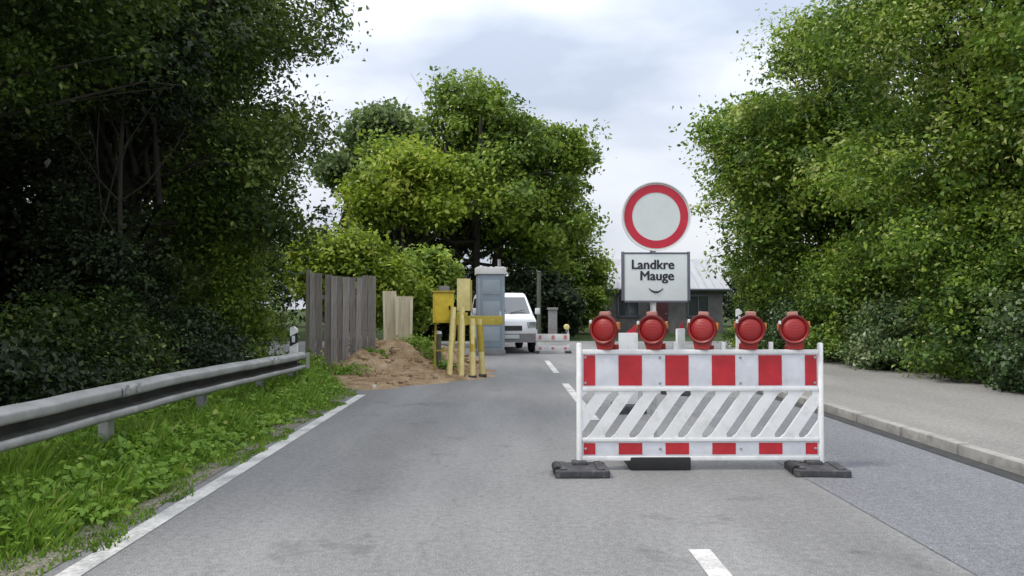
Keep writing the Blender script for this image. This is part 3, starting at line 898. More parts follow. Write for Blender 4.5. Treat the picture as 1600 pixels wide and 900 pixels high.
# ------------------------------------------------------------------ guard rail
def guard_rail():
    t = thing("guard_rail", "weathered grey steel guard rail along the left verge", "guard rail", (-3.12, 0, 0))
    def zc(y):
        return 0.575 - 0.10 * max(0, (y - 7) / 6.0) ** 1.4
    def bend(y):
        return -0.08 * max(0, (y - 11.2) / 1.2) ** 2 + 0.008 * math.sin(y * 1.5)
    def rail(prof, th_=.005):
        bm = BM()
        rows = []
        for i in range(61):
            y = 0.4 + 12.0 * i / 60
            dent = 0.006 * math.sin(y * 4.3 + 1) + 0.004 * math.sin(y * 9.1)
            rows.append([[bm.verts.new((px - (th_ if q else 0) + bend(y) + dent, y, zc(y) + pz + dent * .6)) for (px, pz) in prof] for q in (0, 1)])
        for a, b_ in zip(rows, rows[1:]):
            for q in (0, 1):
                for k in range(len(prof) - 1):
                    bm.faces.new((a[q][k], a[q][k + 1], b_[q][k + 1], b_[q][k]))
            for k in (0, len(prof) - 1):
                bm.faces.new((a[0][k], a[1][k], b_[1][k], b_[0][k]))
        return obj("beam", bm, M['galv'], t, 50)
    ys = [0.4, 12.4]
    hi = [(-.035, .160), (-.03, .166), (.0, .162), (.055, .135), (.066, .125), (.068, .112), (.068, .072), (.062, .055), (.046, .044)]
    mid_ = [(.046, .044), (-.045, .018), (-.055, .008), (-.055, -.028), (-.045, -.04), (.040, -.066)]
    lo = [(.040, -.066), (.058, -.074), (.064, -.088), (.064, -.118), (.056, -.132), (.0, -.158), (-.03, -.162)]
    hi, mid_, lo = [[(x, z * .86) for (x, z) in q] for q in (hi, mid_, lo)]
    beam = rail(hi + mid_[1:-1] + lo)
    # shade in the trough of the beam, painted on as a darker material
    beam.data.materials.append(M['rail_trough_shade'])
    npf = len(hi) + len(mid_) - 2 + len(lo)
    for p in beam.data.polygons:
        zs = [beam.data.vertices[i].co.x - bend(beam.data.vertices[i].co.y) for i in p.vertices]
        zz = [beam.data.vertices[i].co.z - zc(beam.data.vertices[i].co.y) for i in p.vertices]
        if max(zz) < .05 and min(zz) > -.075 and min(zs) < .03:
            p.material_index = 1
    for y in (2.4, 6.4, 10.4):
        bm = BM()
        r2 = []
        for yy in (y - .16, y + .16):
            r2.append([bm.verts.new((px + .008 + bend(yy) + 0.006 * math.sin(yy * 4.3 + 1) + 0.004 * math.sin(yy * 9.1), yy, zc(yy) + pz)) for (px, pz) in hi])
        for k in range(len(hi) - 1):
            bm.faces.new((r2[0][k], r2[0][k + 1], r2[1][k + 1], r2[1][k]))
        sp = obj("splice", bm, M['galv'], beam, 50)
        for yy in (y - .1, y + .1):
            for zz in (.075, .125):
                bm = BM()
                box(bm, (bend(yy) + .086, yy, zc(yy) + zz), (.02, .028, .028), 0.004)
                obj("bolt", bm, M['galv'], sp)
    bm = BM()
    # rounded end shoe
    y = ys[-1]
    for k in range(9):
        a = k / 8 * math.pi * .55
        pass
    xx = -0.08
    for (z0, z1) in ((.158, -.158),):
        pts = [(xx + .06, y - .03), (xx + .065, y + .12), (xx + .05, y + .22), (xx + .01, y + .27)]
        g = [[bm.verts.new((p[0] + .004, p[1], zc(y) + z)) for z in (.13, .07, 0, -.07, -.13)] for p in pts]
        for a_, b2 in zip(g, g[1:]):
            for k in range(4):
                bm.faces.new((a_[k], a_[k + 1], b2[k + 1], b2[k]))
    obj("end_shoe", bm, M['galv'], t, 50)
    for y in (0.9, 2.4, 4.4, 6.4, 8.4, 10.4, 12.1):
        xx = bend(y) - .05
        bm = BM()
        h = zc(y) + .12
        for (cx, cy, sx, sy) in ((-.045 + xx, y, .008, .1), (-.085 + xx, y - .046, .075, .008), (-.085 + xx, y + .046, .075, .008)):
            box(bm, (cx, cy, h / 2 - .05), (sx, sy, h + .1))
        obj("post", bm, M['galv'], t)
guard_rail()

# white delineator at the end of the rail
def delineator(label, loc, h, name="delineator_post"):
    t = thing(name, label, "marker post", loc)
    bm = BM()
    poly = [(-.06, 0), (.06, 0), (.055, h - .05), (.0, h), (-.055, h - .02)]
    prism_y(bm, poly, -.035, .035)
    obj("post", bm, M['white'], t)
    bm = BM()
    prism_y(bm, [(-.0585, h - .32), (.0575, h - .26), (.057, h - .1), (-.057, h - .16)], -.038, .038)
    bd = obj("band", bm, M['black'], t)
    bm = BM(); box(bm, (0, -.04, h - .2), (.05, .006, .1), 0.002); obj("reflector", bm, M['sheet_white'], bd)
    return t
delineator("white delineator post at the far end of the guard rail", (-3.3, 12.25, 0), 1.04)

# ------------------------------------------------------------------ soil, heap
def n2(x, y, s=0):
    return (math.sin(x * 3.1 + s) * math.sin(y * 2.7 - s) + 0.6 * math.sin(x * 6.3 - y * 3.9 + s) + 0.35 * math.sin(x * 13.1 + y * 11.7) + 0.25 * math.sin(x * 23 - y * 19.1 + s)) / 2.2
bm = BM()
NX, NY = 90, 110
X0, X1, Y0, Y1 = -5.2, 0.1, 12.2, 21.5
gr = []
for j in range(NY + 1):
    row = []
    for i in range(NX + 1):
        x = X0 + (X1 - X0) * i / NX
        y = Y0 + (Y1 - Y0) * j / NY
        edge = -0.30 + 0.16 * math.sin(y * 1.7) + 0.12 * math.sin(y * 5.1)      # right edge of the spilled soil
        if y < 14.6:
            edge = -2.3 + (y - 12.3) * 0.86 + 0.1 * math.sin(y * 7)
        if y > 17:
            edge -= (y - 17) * 0.12
        m_ = min(1.0, max(0.0, (edge - x) / 0.55))
        m2 = min(1.0, max(0.0, (y - 12.25) / 0.8)) * min(1, max(0, (x + 5.2) / .8))
        base = 0.05 * m_ * m2 + 0.03 * n2(x, y) * m_ * m2
        h = 0
        for (cx, cy, rx, ry, hh) in ((-2.45, 17.0, 1.0, .9, .54), (-1.55, 17.2, .9, .8, .40), (-3.3, 17.6, 1.0, 1.0, .6), (-2.75, 15.7, .6, .6, .34), (-1.9, 15.5, .55, .5, .24), (-1.2, 16.0, .5, .5, .2), (-2.1, 16.3, .5, .4, .5)):
            d2 = ((x - cx) / rx) ** 2 + ((y - cy) / ry) ** 2
            h = max(h, hh * math.exp(-d2 * 1.1) * (1 + 0.34 * n2(x * 1.6, y * 1.6, cx)) + .012 * math.sin(x * 37 + 3 * math.sin(y * 9)) * math.sin(y * 31 + 2 * math.sin(x * 13)))
        z = -0.008 + m_ * m2 * 0.03 + base + h * m_
        if m_ * m2 <= 0:
            z = -0.02
        row.append(bm.verts.new((x, y, z)))
    gr.append(row)
for j in range(NY):
    for i in range(NX):
        bm.faces.new((gr[j][i], gr[j][i + 1], gr[j + 1][i + 1], gr[j + 1][i]))
struct("excavated_soil", bm, M['soil'], 60)
def lump(bm, c, r, rng):
    vs = bmesh.ops.create_icosphere(bm, subdivisions=2, radius=r)["verts"]
    ph = rng.uniform(0, 6.28, 3)
    sx, sy, sz = rng.uniform(.7, 1.3), rng.uniform(.7, 1.2), rng.uniform(.5, .85)
    for v in vs:
        n = v.co.normalized()
        k = 1 + .22 * math.sin(n.x * 4 + ph[0]) * math.sin(n.y * 3.5 + ph[1]) + .14 * math.sin(n.z * 6 + ph[2])
        v.co = Vector((v.co.x * sx * k, v.co.y * sy * k, v.co.z * sz * k)) + Vector(c)
bm = BM()
rng = np.random.default_rng(8)
for k in range(900):
    x, y = rng.uniform(-3.9, -.6), rng.uniform(13.0, 19)
    if y < 14.6 and x > -2.4 + (y - 12.3) * .68:
        continue
    h = 0
    for (cx, cy, rx, ry, hh) in ((-2.45, 17.0, 1.0, .9, .54), (-1.55, 17.2, .9, .8, .40), (-3.3, 17.6, 1.0, 1.0, .6), (-2.75, 15.7, .6, .6, .34), (-1.9, 15.5, .55, .5, .24), (-1.2, 16.0, .5, .5, .2), (-2.1, 16.3, .5, .4, .5)):
        h = max(h, hh * math.exp(-(((x - cx) / rx) ** 2 + ((y - cy) / ry) ** 2) * 1.1))
    lump(bm, (x, y, h + .05), .018 + .09 * rng.uniform() ** 2.2, rng)
o = obj("soil_clod", bm, M['soil'], None, 60)
tag(o, "loose brown clods scattered over the dug-out soil", "soil", kind="stuff")
for (x, y, r, lab) in ((-2.13, 12.75, .055, "small pale stone lying at the tip of the spilled soil"), (-1.62, 18.2, .12, "pale stone on the soil behind the plywood boards")):
    bm = BM(); lump(bm, (0, 0, 0), r, rng)
    o = obj("stone", bm, M['stone'], None, 60); o.location = (x, y, r * .5 + (.0 if y < 14 else .35)); tag(o, lab, "stone")

# dry weeds at the foot of the hoarding
wd, _ = foliage("weed_clump", [(-3.9, 15.2, .12, .7, .5, .3), (-3.0, 14.7, .08, .6, .3, .16), (-4.4, 14.6, .16, .6, .7, .3), (-2.75, 15.9, .34, .3, .3, .14), (-1.5, 16.6, .36, .35, .3, .14), (-1.15, 15.5, .12, .3, .3, .1), (-1.9, 17.0, .55, .4, .3, .14)], 150, 50, .07, M['grass'], 301, None, cl_r=.12, zmin=.0, tint_mu=.5)
tag(wd, "weeds grown around the foot of the grey hoarding and over the dug-out soil", "weeds", kind="stuff")

# ------------------------------------------------------------------ board hoarding
def hoarding():
    t = thing("hoarding", "tall hoarding of weathered grey vertical boards beside the dug-out soil", "fence", (-3.38, 16.1, 0), R(-4))
    rr = random.Random(5)
    x = -0.66
    k = 0
    pale = {0, 3, 5, 7}
    while x < 0.60:
        w = rr.uniform(.115, .15)
        if k == 2:
            x += 0.03
        bm = BM()
        h = 2.06 - 0.07 * (x + .66) / 1.3 + rr.uniform(-.035, .03)
        box(bm, (0, 0, h / 2 - .03), (w - .012, .026, h), 0.004, Matrix.Rotation(R(rr.uniform(-.7, .7)), 3, 'Y'))
        o = obj("board", bm, M['fence_wood_pale' if k in pale else 'fence_wood'], t)
        o.location = (x + w / 2, rr.uniform(-.014, .014) + (.05 if k == 2 else 0), 0)
        x += w
        k += 1
    for z in (.45, 1.55):
        bm = BM(); box(bm, (-.02, .058, z), (1.32, .045, .09), 0.004); obj("rail", bm, M['fence_wood'], t)
    for (x, h) in ((-.70, 2.12), (.67, 1.98)):
        bm = BM(); box(bm, (x, .06, h / 2 - .05), (.09, .09, h + .1), 0.008); obj("post", bm, M['post_wood'], t)
hoarding()

# ------------------------------------------------------------------ pale boards
def plywood(label, loc, rz, w, h, tilt):
    t = thing("plywood_board", label, "board", loc, R(rz), "plywood boards stuck in the soil")
    bm = BM(); box(bm, (0, 0, h / 2), (w, .03, h), 0.003, Matrix.Rotation(R(tilt), 3, 'Y')); obj("panel", bm, M['ply'], t)
    bm = BM(); box(bm, (-w / 2 + .02, -.036, h / 2), (.045, .038, h - .03), 0.003, Matrix.Rotation(R(tilt), 3, 'Y')); obj("batten", bm, M['ply_edge'], t)
    bm = BM(); box(bm, (w / 2 - .02, -.036, h / 2 - .04), (.05, .038, h - .1), 0.003, Matrix.Rotation(R(tilt), 3, 'Y')); obj("batten", bm, M['ply_edge'], t)
plywood("taller pale plywood board standing in the soil, next to the grey hoarding", (-2.53, 17.35, 0), 8, .30, 1.70, -1.5)
plywood("shorter pale plywood board standing in the soil, on the side of the yellow box", (-2.2, 17.2, 0), -10, .36, 1.58, 1.0)

# ------------------------------------------------------------------ yellow works equipment
def trestle():
    t = thing("barrier_trestle", "dirty yellow trestle barrier with four splayed cream legs on the road edge", "trestle", (-.62, 14.75, 0))
    bm = BM(); box(bm, (.16, 0, 1.09), (.90, .06, .17), 0.01); obj("beam", bm, M['olive_yellow'], t)
    bm = BM(); box(bm, (-.16, -.05, 1.12), (.2, .03, .24), .006); obj("end_plate", bm, M['olive_yellow'], t)
    for (x, y, tx) in ((-.40, -.16, -.33), (-.17, -.2, -.17), (.04, -.16, .03), (.22, .14, .17)):
        bm = BM(); tube(bm, [(tx, 0, 1.34 if tx < -.1 else 1.12), (x, y, .03)], .054, 10); lg = obj("leg", bm, M['cream'], t)
        bm = BM(); tube(bm, [(tx, 0, 1.02), (tx * .45 + x * .55, y * .55, .5)], .060, 10); obj("sleeve", bm, M['olive_yellow'], lg)
        bm = BM(); box(bm, (x, y, .03), (.15, .17, .06), .012); obj("rubber_foot", bm, M['rubber'], lg)
trestle()
def head_post():
    t = thing("marker_board", "tall cream painted board with broad head standing among the yellow legs", "sign board", (-.79, 14.95, 0), R(4))
    bm = BM(); box(bm, (-.04, .03, .7), (.11, .06, 1.4), .006); obj("post", bm, M['cream'], t)
    bm = BM(); box(bm, (.02, -.005, 1.58), (.26, .035, .62), .006); obj("panel", bm, M['cream'], t)
    bm = BM(); box(bm, (.165, 0, 1.56), (.03, .08, .6), .004); obj("edge_strip", bm, M['olive_yellow'], t)
head_post()
def cabinet():
    t = thing("control_cabinet", "bright yellow control box on a slim stand with a grey lamp on top", "control box", (-1.17, 15.0, 0), R(6))
    bm = BM(); box(bm, (0, 0, 1.33), (.40, .28, .58), .02); bx_ = obj("casing", bm, M['yellow'], t)
    bm = BM(); box(bm, (0, -.148, 1.31), (.33, .016, .46), .006); dr = obj("door", bm, M['yellow'], t)
    bm = BM(); box(bm, (.12, -.163, 1.33), (.03, .02, .08), .004); obj("latch", bm, M['black'], dr)
    bm = BM(); box(bm, (0, -.01, 1.64), (.44, .33, .035), .008); obj("lid", bm, M['olive_yellow'], t)
    bm = BM(); box(bm, (.02, 0, 1.70), (.20, .14, .10), .02); obj("lamp", bm, M['lamp_grey'], t)
    for x in (-.14, .14):
        bm = BM(); tube(bm, [(x, .05, 1.05), (x * 1.2, .05, 0)], .022, 8); obj("leg", bm, M['olive_yellow'], t)
    bm = BM(); box(bm, (0, .05, .5), (.3, .02, .03), .004); obj("brace", bm, M['olive_yellow'], t)
cabinet()
t = thing("marker_peg", "short grey-green peg in the soil under the yellow box", "peg", (-1.36, 16.2, 0))
bm = BM(); tube(bm, [(0, 0, 0), (0.01, 0, .78)], [.06, .05], 10); obj("shaft", bm, M['pole'], t)
bm = BM(); tube(bm, [(.01, 0, .78), (.01, 0, .84)], [.065, .055], 10); obj("cap", bm, M['sign_white'], t)

# ------------------------------------------------------------------ portable toilet
def toilet():
    t = thing("portable_toilet", "blue-grey portable toilet cabin with white roof beside the van", "toilet cabin", (-.38, 22.0, 0), R(5))
    w, d, h = .74, .80, 2.12
    bm = BM(); box(bm, (0, 0, .07), (.8, .86, .14), .02); obj("base", bm, M['lamp_grey'], t)
    bm = BM(); box(bm, (0, 0, .14 + h / 2), (w, d, h), .03)
    body = obj("walls", bm, M['cabin'], t)
    bm = BM()
    for x in (-.33, -.22, -.11, 0, .11, .22, .33):
        box(bm, (x, d / 2 + .006, 1.3), (.035, .02, 2.0), .005)
    for y in (-.3, -.15, 0, .15, .3):
        for s in (-1, 1):
            box(bm, (s * (w / 2 + .006), y, 1.3), (.02, .04, 2.0), .005)
    obj("rib", bm, M['cabin'], body)
    bm = BM(); box(bm, (0, -d / 2 - .012, 1.22), (.62, .03, 1.98), .012); dr = obj("door", bm, M['cabin_dark'], t)
    for z in (.6, 1.3, 1.9):
        bm = BM(); box(bm, (0, -d / 2 - .03, z), (.48, .014, .4), .006)
        obj("door_panel", bm, M['cabin'], dr)
    bm = BM(); box(bm, (.25, -d / 2 - .05, 1.15), (.05, .04, .14), .008); obj("handle", bm, M['sign_white'], dr)
    bm = BM(); box(bm, (0, 0, .14 + h + .10), (w + .1, d + .1, .19), .012); rf = obj("roof", bm, M['white'], t)
    bm = BM()
    for k in range(5):
        box(bm, (-.32 + .16 * k, 0, .14 + h + .2), (.09, d * .9, .03), .006)
    obj("roof_rib", bm, M['white'], rf)
    bm = BM(); tube(bm, [(.28, .3, 2.3), (.28, .3, 2.72)], .05, 10); obj("vent_pipe", bm, M['lamp_grey'], rf)
toilet()

# ------------------------------------------------------------------ white van
def van():
    t = thing("van", "small white van facing the camera behind the toilet cabin", "van", (-.05, 24.3, 0), R(8))
    prof = [(-1.95, .32), (-1.98, .62), (-1.95, .78), (-1.86, .93), (-1.2, 1.09), (-1.12, 1.12), (-.50, 1.66), (-.36, 1.74), (-.1, 1.79), (1.6, 1.77), (1.86, 1.68), (1.97, 1.0), (1.98, .34)]
    def hw(y, z):
        a = .83 if z < 1.0 else .83 - (z - 1.0) / .8 * .14
        if y < -1.6:
            a -= (-1.6 - y) * .22
        return a
    S = [-1, -.97, -.88, -.5, 0, .5, .88, .97, 1]
    bm = BM()
    cy, cz = 0, 1.0
    g = []
    for s in S:
        sh = 0.0 if abs(s) < .9 else (.018 if abs(s) < .98 else .06)
        row = []
        for (y, z) in prof:
            a = hw(y, z)
            yy = y + (cy - y) * sh * .5
            zz = z + (cz - z) * sh
            bow = .07 * s * s if y < -.3 else 0
            row.append(bm.verts.new((s * a, yy + bow, zz)))
        g.append(row)
    for a, b_ in zip(g, g[1:]):
        for k in range(len(prof) - 1):
            bm.faces.new((a[k], a[k + 1], b_[k + 1], b_[k]))
        bm.faces.new((a[-1], a[0], b_[0], b_[-1]))
    bm.faces.new(g[0]); bm.faces.new(g[-1])
    obj("body", bm, M['car_white'], t, 28)
    def panel(name, yz0, yz1, f0, f1, off, mat, parent):
        bm = BM()
        (ya, za), (yb, zb) = yz0, yz1
        nrm = Vector((0, -(zb - za), (yb - ya))).normalized()
        if nrm.y > 0:
            nrm = -nrm
        rows = []
        for tt in (0, .33, .66, 1):
            y, z = ya + (yb - ya) * tt, za + (zb - za) * tt
            ff = f0 + (f1 - f0) * tt
            rows.append([bm.verts.new((s * ff * hw(y, z), y + .07 * (s * ff) ** 2 + nrm.y * off, z + nrm.z * off)) for s in (-1, -.75, -.5, -.25, 0, .25, .5, .75, 1)])
        for a, b_ in zip(rows, rows[1:]):
            for k in range(8):
                bm.faces.new((a[k], a[k + 1], b_[k + 1], b_[k]))
        return obj(name, bm, mat, parent)
    ws = panel("windscreen", (-1.09, 1.148), (-.52, 1.64), .88, .88, .012, M['glass'], t)
    for x0, x1 in ((-.5, -.02), (.1, .55)):
        bm = BM(); tube(bm, [(x0, -1.10, 1.17), (x1, -1.02, 1.26)], .009, 6)
        obj("wiper", bm, M['black'], ws)
    panel("grille", (-1.965, .66), (-1.94, .80), .42, .42, .03, M['black'], t)
    panel("bumper", (-1.965, .34), (-1.98, .58), .96, .96, .035, M['lamp_grey'], t)
    panel("number_plate", (-1.975, .44), (-1.98, .55), .3, .3, .055, M['sign_white'], t)
    for s in (-1, 1):
        bm = BM(); box(bm, (s * .60, -1.86, .83), (.26, .14, .17), .04, Matrix.Rotation(R(s * 12), 3, 'Z')); obj("headlight", bm, M['headlamp'], t)
        bm = BM(); box(bm, (s * .95, -.98, 1.22), (.15, .1, .19), .035); mr = obj("mirror", bm, M['car_white'], t)
        bm = BM(); box(bm, (s * .85, -.96, 1.15), (.12, .04, .05), .01); obj("mirror_arm", bm, M['black'], mr)
        # side windows
        for (y0, y1, yt0) in ((-.78, .25, -.36), (.32, 1.45, .32)):
            bm = BM()
            pts = [(y0, 1.14), (y1, 1.14), (y1, 1.62), (yt0, 1.62)]
            va = [bm.verts.new((s * (hw(y, z) + .004), y, z)) for (y, z) in pts]
            vb = [bm.verts.new((s * (hw(y, z) - .03), y, z)) for (y, z) in pts]
            bm.faces.new(va); bm.faces.new(vb)
            for k in range(4):
                bm.faces.new((va[k], va[(k + 1) % 4], vb[(k + 1) % 4], vb[k]))
            obj("side_window", bm, M['glass'], t)
        for yw in (-1.25, 1.25):
            bm = BM()
            n = 28
            for (r0, w0, w1) in ((.31, .64, .835),):
                rings = []
                for (rad, xx) in ((.20, w0), (.29, w0), (.31, w0 + .03), (.31, w1 - .03), (.29, w1), (.20, w1)):
                    rings.append([bm.verts.new((s * xx, yw + rad * math.cos(6.2832 * k / n), .31 + rad * math.sin(6.2832 * k / n))) for k in range(n)])
                for a, b_ in zip(rings, rings[1:]):
                    for k in range(n):
                        bm.faces.new((a[k], a[(k + 1) % n], b_[(k + 1) % n], b_[k]))
            wh = obj("wheel", bm, M['tyre'], t)
            bm = BM()
            rings = []
            for (rad, xx) in ((.205, .82), (.17, .79), (.08, .80), (.03, .815)):
                rings.append([bm.verts.new((s * xx, yw + rad * math.cos(6.2832 * k / n), .31 + rad * math.sin(6.2832 * k / n))) for k in range(n)])
            for a, b_ in zip(rings, rings[1:]):
                for k in range(n):
                    bm.faces.new((a[k], a[(k + 1) % n], b_[(k + 1) % n], b_[k]))
            bm.faces.new(rings[-1])
            obj("rim", bm, M['rim'], wh)
            # arch lining
            bm = BM()
            ra = []
            for (rad, xx) in ((.36, .838), (.36, .70)):
                ra.append([bm.verts.new((s * xx, yw + rad * math.cos(math.pi * k / 16), .33 + rad * math.sin(math.pi * k / 16))) for k in range(17)])
            rb2 = [bm.verts.new((s * .838, yw + .30 * math.cos(math.pi * k / 16), .33 + .30 * math.sin(math.pi * k / 16))) for k in range(17)]
            for k in range(16):
                bm.faces.new((ra[0][k], ra[0][k + 1], ra[1][k + 1], ra[1][k]))
                bm.faces.new((ra[0][k], ra[0][k + 1], rb2[k + 1], rb2[k]))
            obj("wheel_arch", bm, M['black'], t)
van()

# ------------------------------------------------------------------ far barrier beside the van
def far_barrier():
    t = thing("plank_barrier", "low white and pale red plank barrier across the road beside the van", "barrier", (1.42, 22.6, 0))
    for (z, h) in ((.46, .2), (.14, .15)):
        bm = BM(); box(bm, (0, 0, z), (1.0, .03, h), .004); p = obj("plank", bm, M['white'], t)
        for x in (-.36, .02, .38):
            bm = BM(); box(bm, (x, -.0165, z), (.09, .004, h - .08), 0)
            obj("red_field", bm, M['faded_red'], p)
    for x in (-.46, .46):
        bm = BM(); box(bm, (x, .04, .36), (.05, .05, .66), .006); obj("post", bm, M['white'], t)
        bm = BM(); box(bm, (x, .04, .035), (.16, .5, .07), .012); obj("foot", bm, M['rubber'], t)
    bm = BM(); disc_y(bm, (.42, 0, .76), [(0, -.05), (.07, -.045), (.085, -.02), (.085, .03), (.04, .05), (0, .05)], 20); l = obj("lamp", bm, M['cream'], t)
    bm = BM(); box(bm, (.42, .02, .65), (.06, .05, .1), .008); obj("lamp_foot", bm, M['lamp_grey'], l)
far_barrier()

t = thing("gate_pillar", "short grey gate pillar with cap between the van and the barrier lamps", "pillar", (1.95, 30.8, 0))
bm = BM(); box(bm, (0, 0, .62), (.34, .34, 1.24), .015); obj("shaft", bm, M['grey_pillar'], t)
bm = BM(); box(bm, (0, 0, 1.28), (.42, .42, .09), .02); obj("cap", bm, M['grey_pillar'], t)
t = thing("utility_pole", "slim grey-green pole standing right of the van", "pole", (1.42, 31.2, 0))
bm = BM(); tube(bm, [(0, 0, -.1), (0, 0, 2.75)], [.095, .08], 12); obj("shaft", bm, M['pole'], t)
bm = BM(); tube(bm, [(0, 0, 2.75), (0, 0, 2.80)], [.1, .07], 12); obj("cap", bm, M['pole'], t)

# ------------------------------------------------------------------ guide beacons behind the barrier
def beacon(label, loc, rz, w=.25, h=1.0):
    t = thing("guide_beacon", label, "traffic beacon", loc, R(rz), "guide beacons behind the barrier")
    bm = BM(); box(bm, (0, 0, .08 + h / 2 - .03), (w, .035, h - .08), .01); bd = obj("board", bm, M['white'], t)
    bm = BM()
    for k in range(3):
        z = .3 + k * .28
        prism_y(bm, [(-w / 2 + .015, z - .04), (w / 2 - .015, z + .14), (w / 2 - .015, z + .26), (-w / 2 + .015, z + .08)], .0185, .021)
    obj("stripe", bm, M['sheet_red'], bd)
    bm = BM(); box(bm, (0, 0, .05), (.36, .5, .1), .02); obj("foot", bm, M['rubber'], t)
beacon("white-backed guide beacon seen between the two leftmost red lamps", (1.60, 9.95, 0), 4)
beacon("white-backed guide beacon seen turned edgeways between the second and third red lamps", (2.72, 11.9, 0), 50)
delineator("slim pale marker post on the pavement rising behind the fourth red lamp", (4.87, 16.0, .088), 1.22, "marker_post")

# ------------------------------------------------------------------ round sign on its post
def road_sign():
    t = thing("road_sign", "round red-ringed no-vehicles sign over a lettered white plate on a post", "road sign", (1.29, 6.55, 0))
    bm = BM(); tube(bm, [(-.015, .045, .06), (-.015, .045, 2.38)], .026, 14); obj("post", bm, M['white'], t)
    z = 2.11
    bm = BM(); disc_y(bm, (.005, 0, z), [(0, .006), (.288, .006), (.292, .0), (.292, -.018), (.288, -.02), (.284, -.006), (0, -.006)], 64)
    face = obj("sign_disc", bm, M['sign_white'], t)
    bm = BM(); disc_y(bm, (.005, 0, z), [(.272, -.0062), (.272, -.009), (.205, -.009), (.205, -.0062)], 64); obj("red_ring", bm, M['sign_red'], face)
    bm = BM(); disc_y(bm, (.005, 0, z), [(.2925, .004), (.2945, .004), (.2945, -.021), (.2865, -.021), (.2865, -.0185), (.2925, -.0185)], 64); obj("rim", bm, M['sign_rim'], face)
    pz, pw, ph = 1.593, .535, .395
    bm = BM(); box(bm, (0, 0, pz), (pw, .02, ph), .004); pl = obj("plate", bm, M['sign_white'], t)
    bm = BM()
    for x in (-pw / 2 - .012, pw / 2 + .012):
        box(bm, (x, .002, pz + .01), (.022, .034, ph + .02), .003)
    for zz in (pz - ph / 2 - .008, pz + ph / 2 + .008):
        box(bm, (0, .002, zz), (pw, .03, .014), .003)
    obj("plate_frame", bm, M['frame_grey'], t)
    def text(s, x, zz, size, bold=.0):
        cu = bpy.data.curves.new("lettering", 'FONT')
        cu.body = s
        cu.size = size
        cu.align_x = 'CENTER'
        cu.extrude = .001
        cu.offset = bold
        tmp = bpy.data.objects.new("lettering", cu)
        COL.objects.link(tmp)
        dg = bpy.context.evaluated_depsgraph_get()
        me = bpy.data.meshes.new_from_object(tmp.evaluated_get(dg))
        bpy.data.objects.remove(tmp)
        tb = BM()
        tb.from_mesh(me)
        src = tb.verts[:] + tb.edges[:] + tb.faces[:]
        for q, (dx, dy) in enumerate(((.0035, .0006), (.007, 0), (.0035, .004))):
            g = bmesh.ops.duplicate(tb, geom=src)
            bmesh.ops.translate(tb, vec=(dx, dy, -.0003 * (q + 1)), verts=[v for v in g["geom"] if isinstance(v, bmesh.types.BMVert)])
        tb.to_mesh(me)
        tb.free()
        me.materials.clear()
        me.materials.append(M['ink'])
        o = bpy.data.objects.new("lettering", me)
        COL.objects.link(o)
        o.parent = pl
        o.rotation_euler = (R(90), 0, 0)
        o.location = (x, -.0118, zz)
        return o
    text("Landkre", -.03, pz + .07, .112, 0)
    text("Mauge", .005, pz - .025, .112, 0)
    bm = BM()
    pts = []
    for k in range(13):
        a = -1 + 2 * k / 12
        pts.append((-.0 + a * .06, -.0125, pz - .125 + .03 * a * a))
    tube(bm, pts, [.004 + .006 * (1 - abs(-1 + 2 * k / 12)) for k in range(13)], 6)
    obj("curved_mark", bm, M['ink'], pl)
    bm = BM()
    for zz in (z + .1, z - .1, pz + .1, pz - .1):
        box(bm, (-.015, .047, zz), (.075, .07, .03), .006)
    obj("clamp", bm, M['galv'], t)
    bm = BM(); box(bm, (0, .02, .055), (.5, .40, .11), .02); bs = obj("base", bm, M['black'], t)
    bm = BM(); box(bm, (0, .045, .118), (.16, .16, .022), .004); obj("socket", bm, M['rubber'], bs)
road_sign()

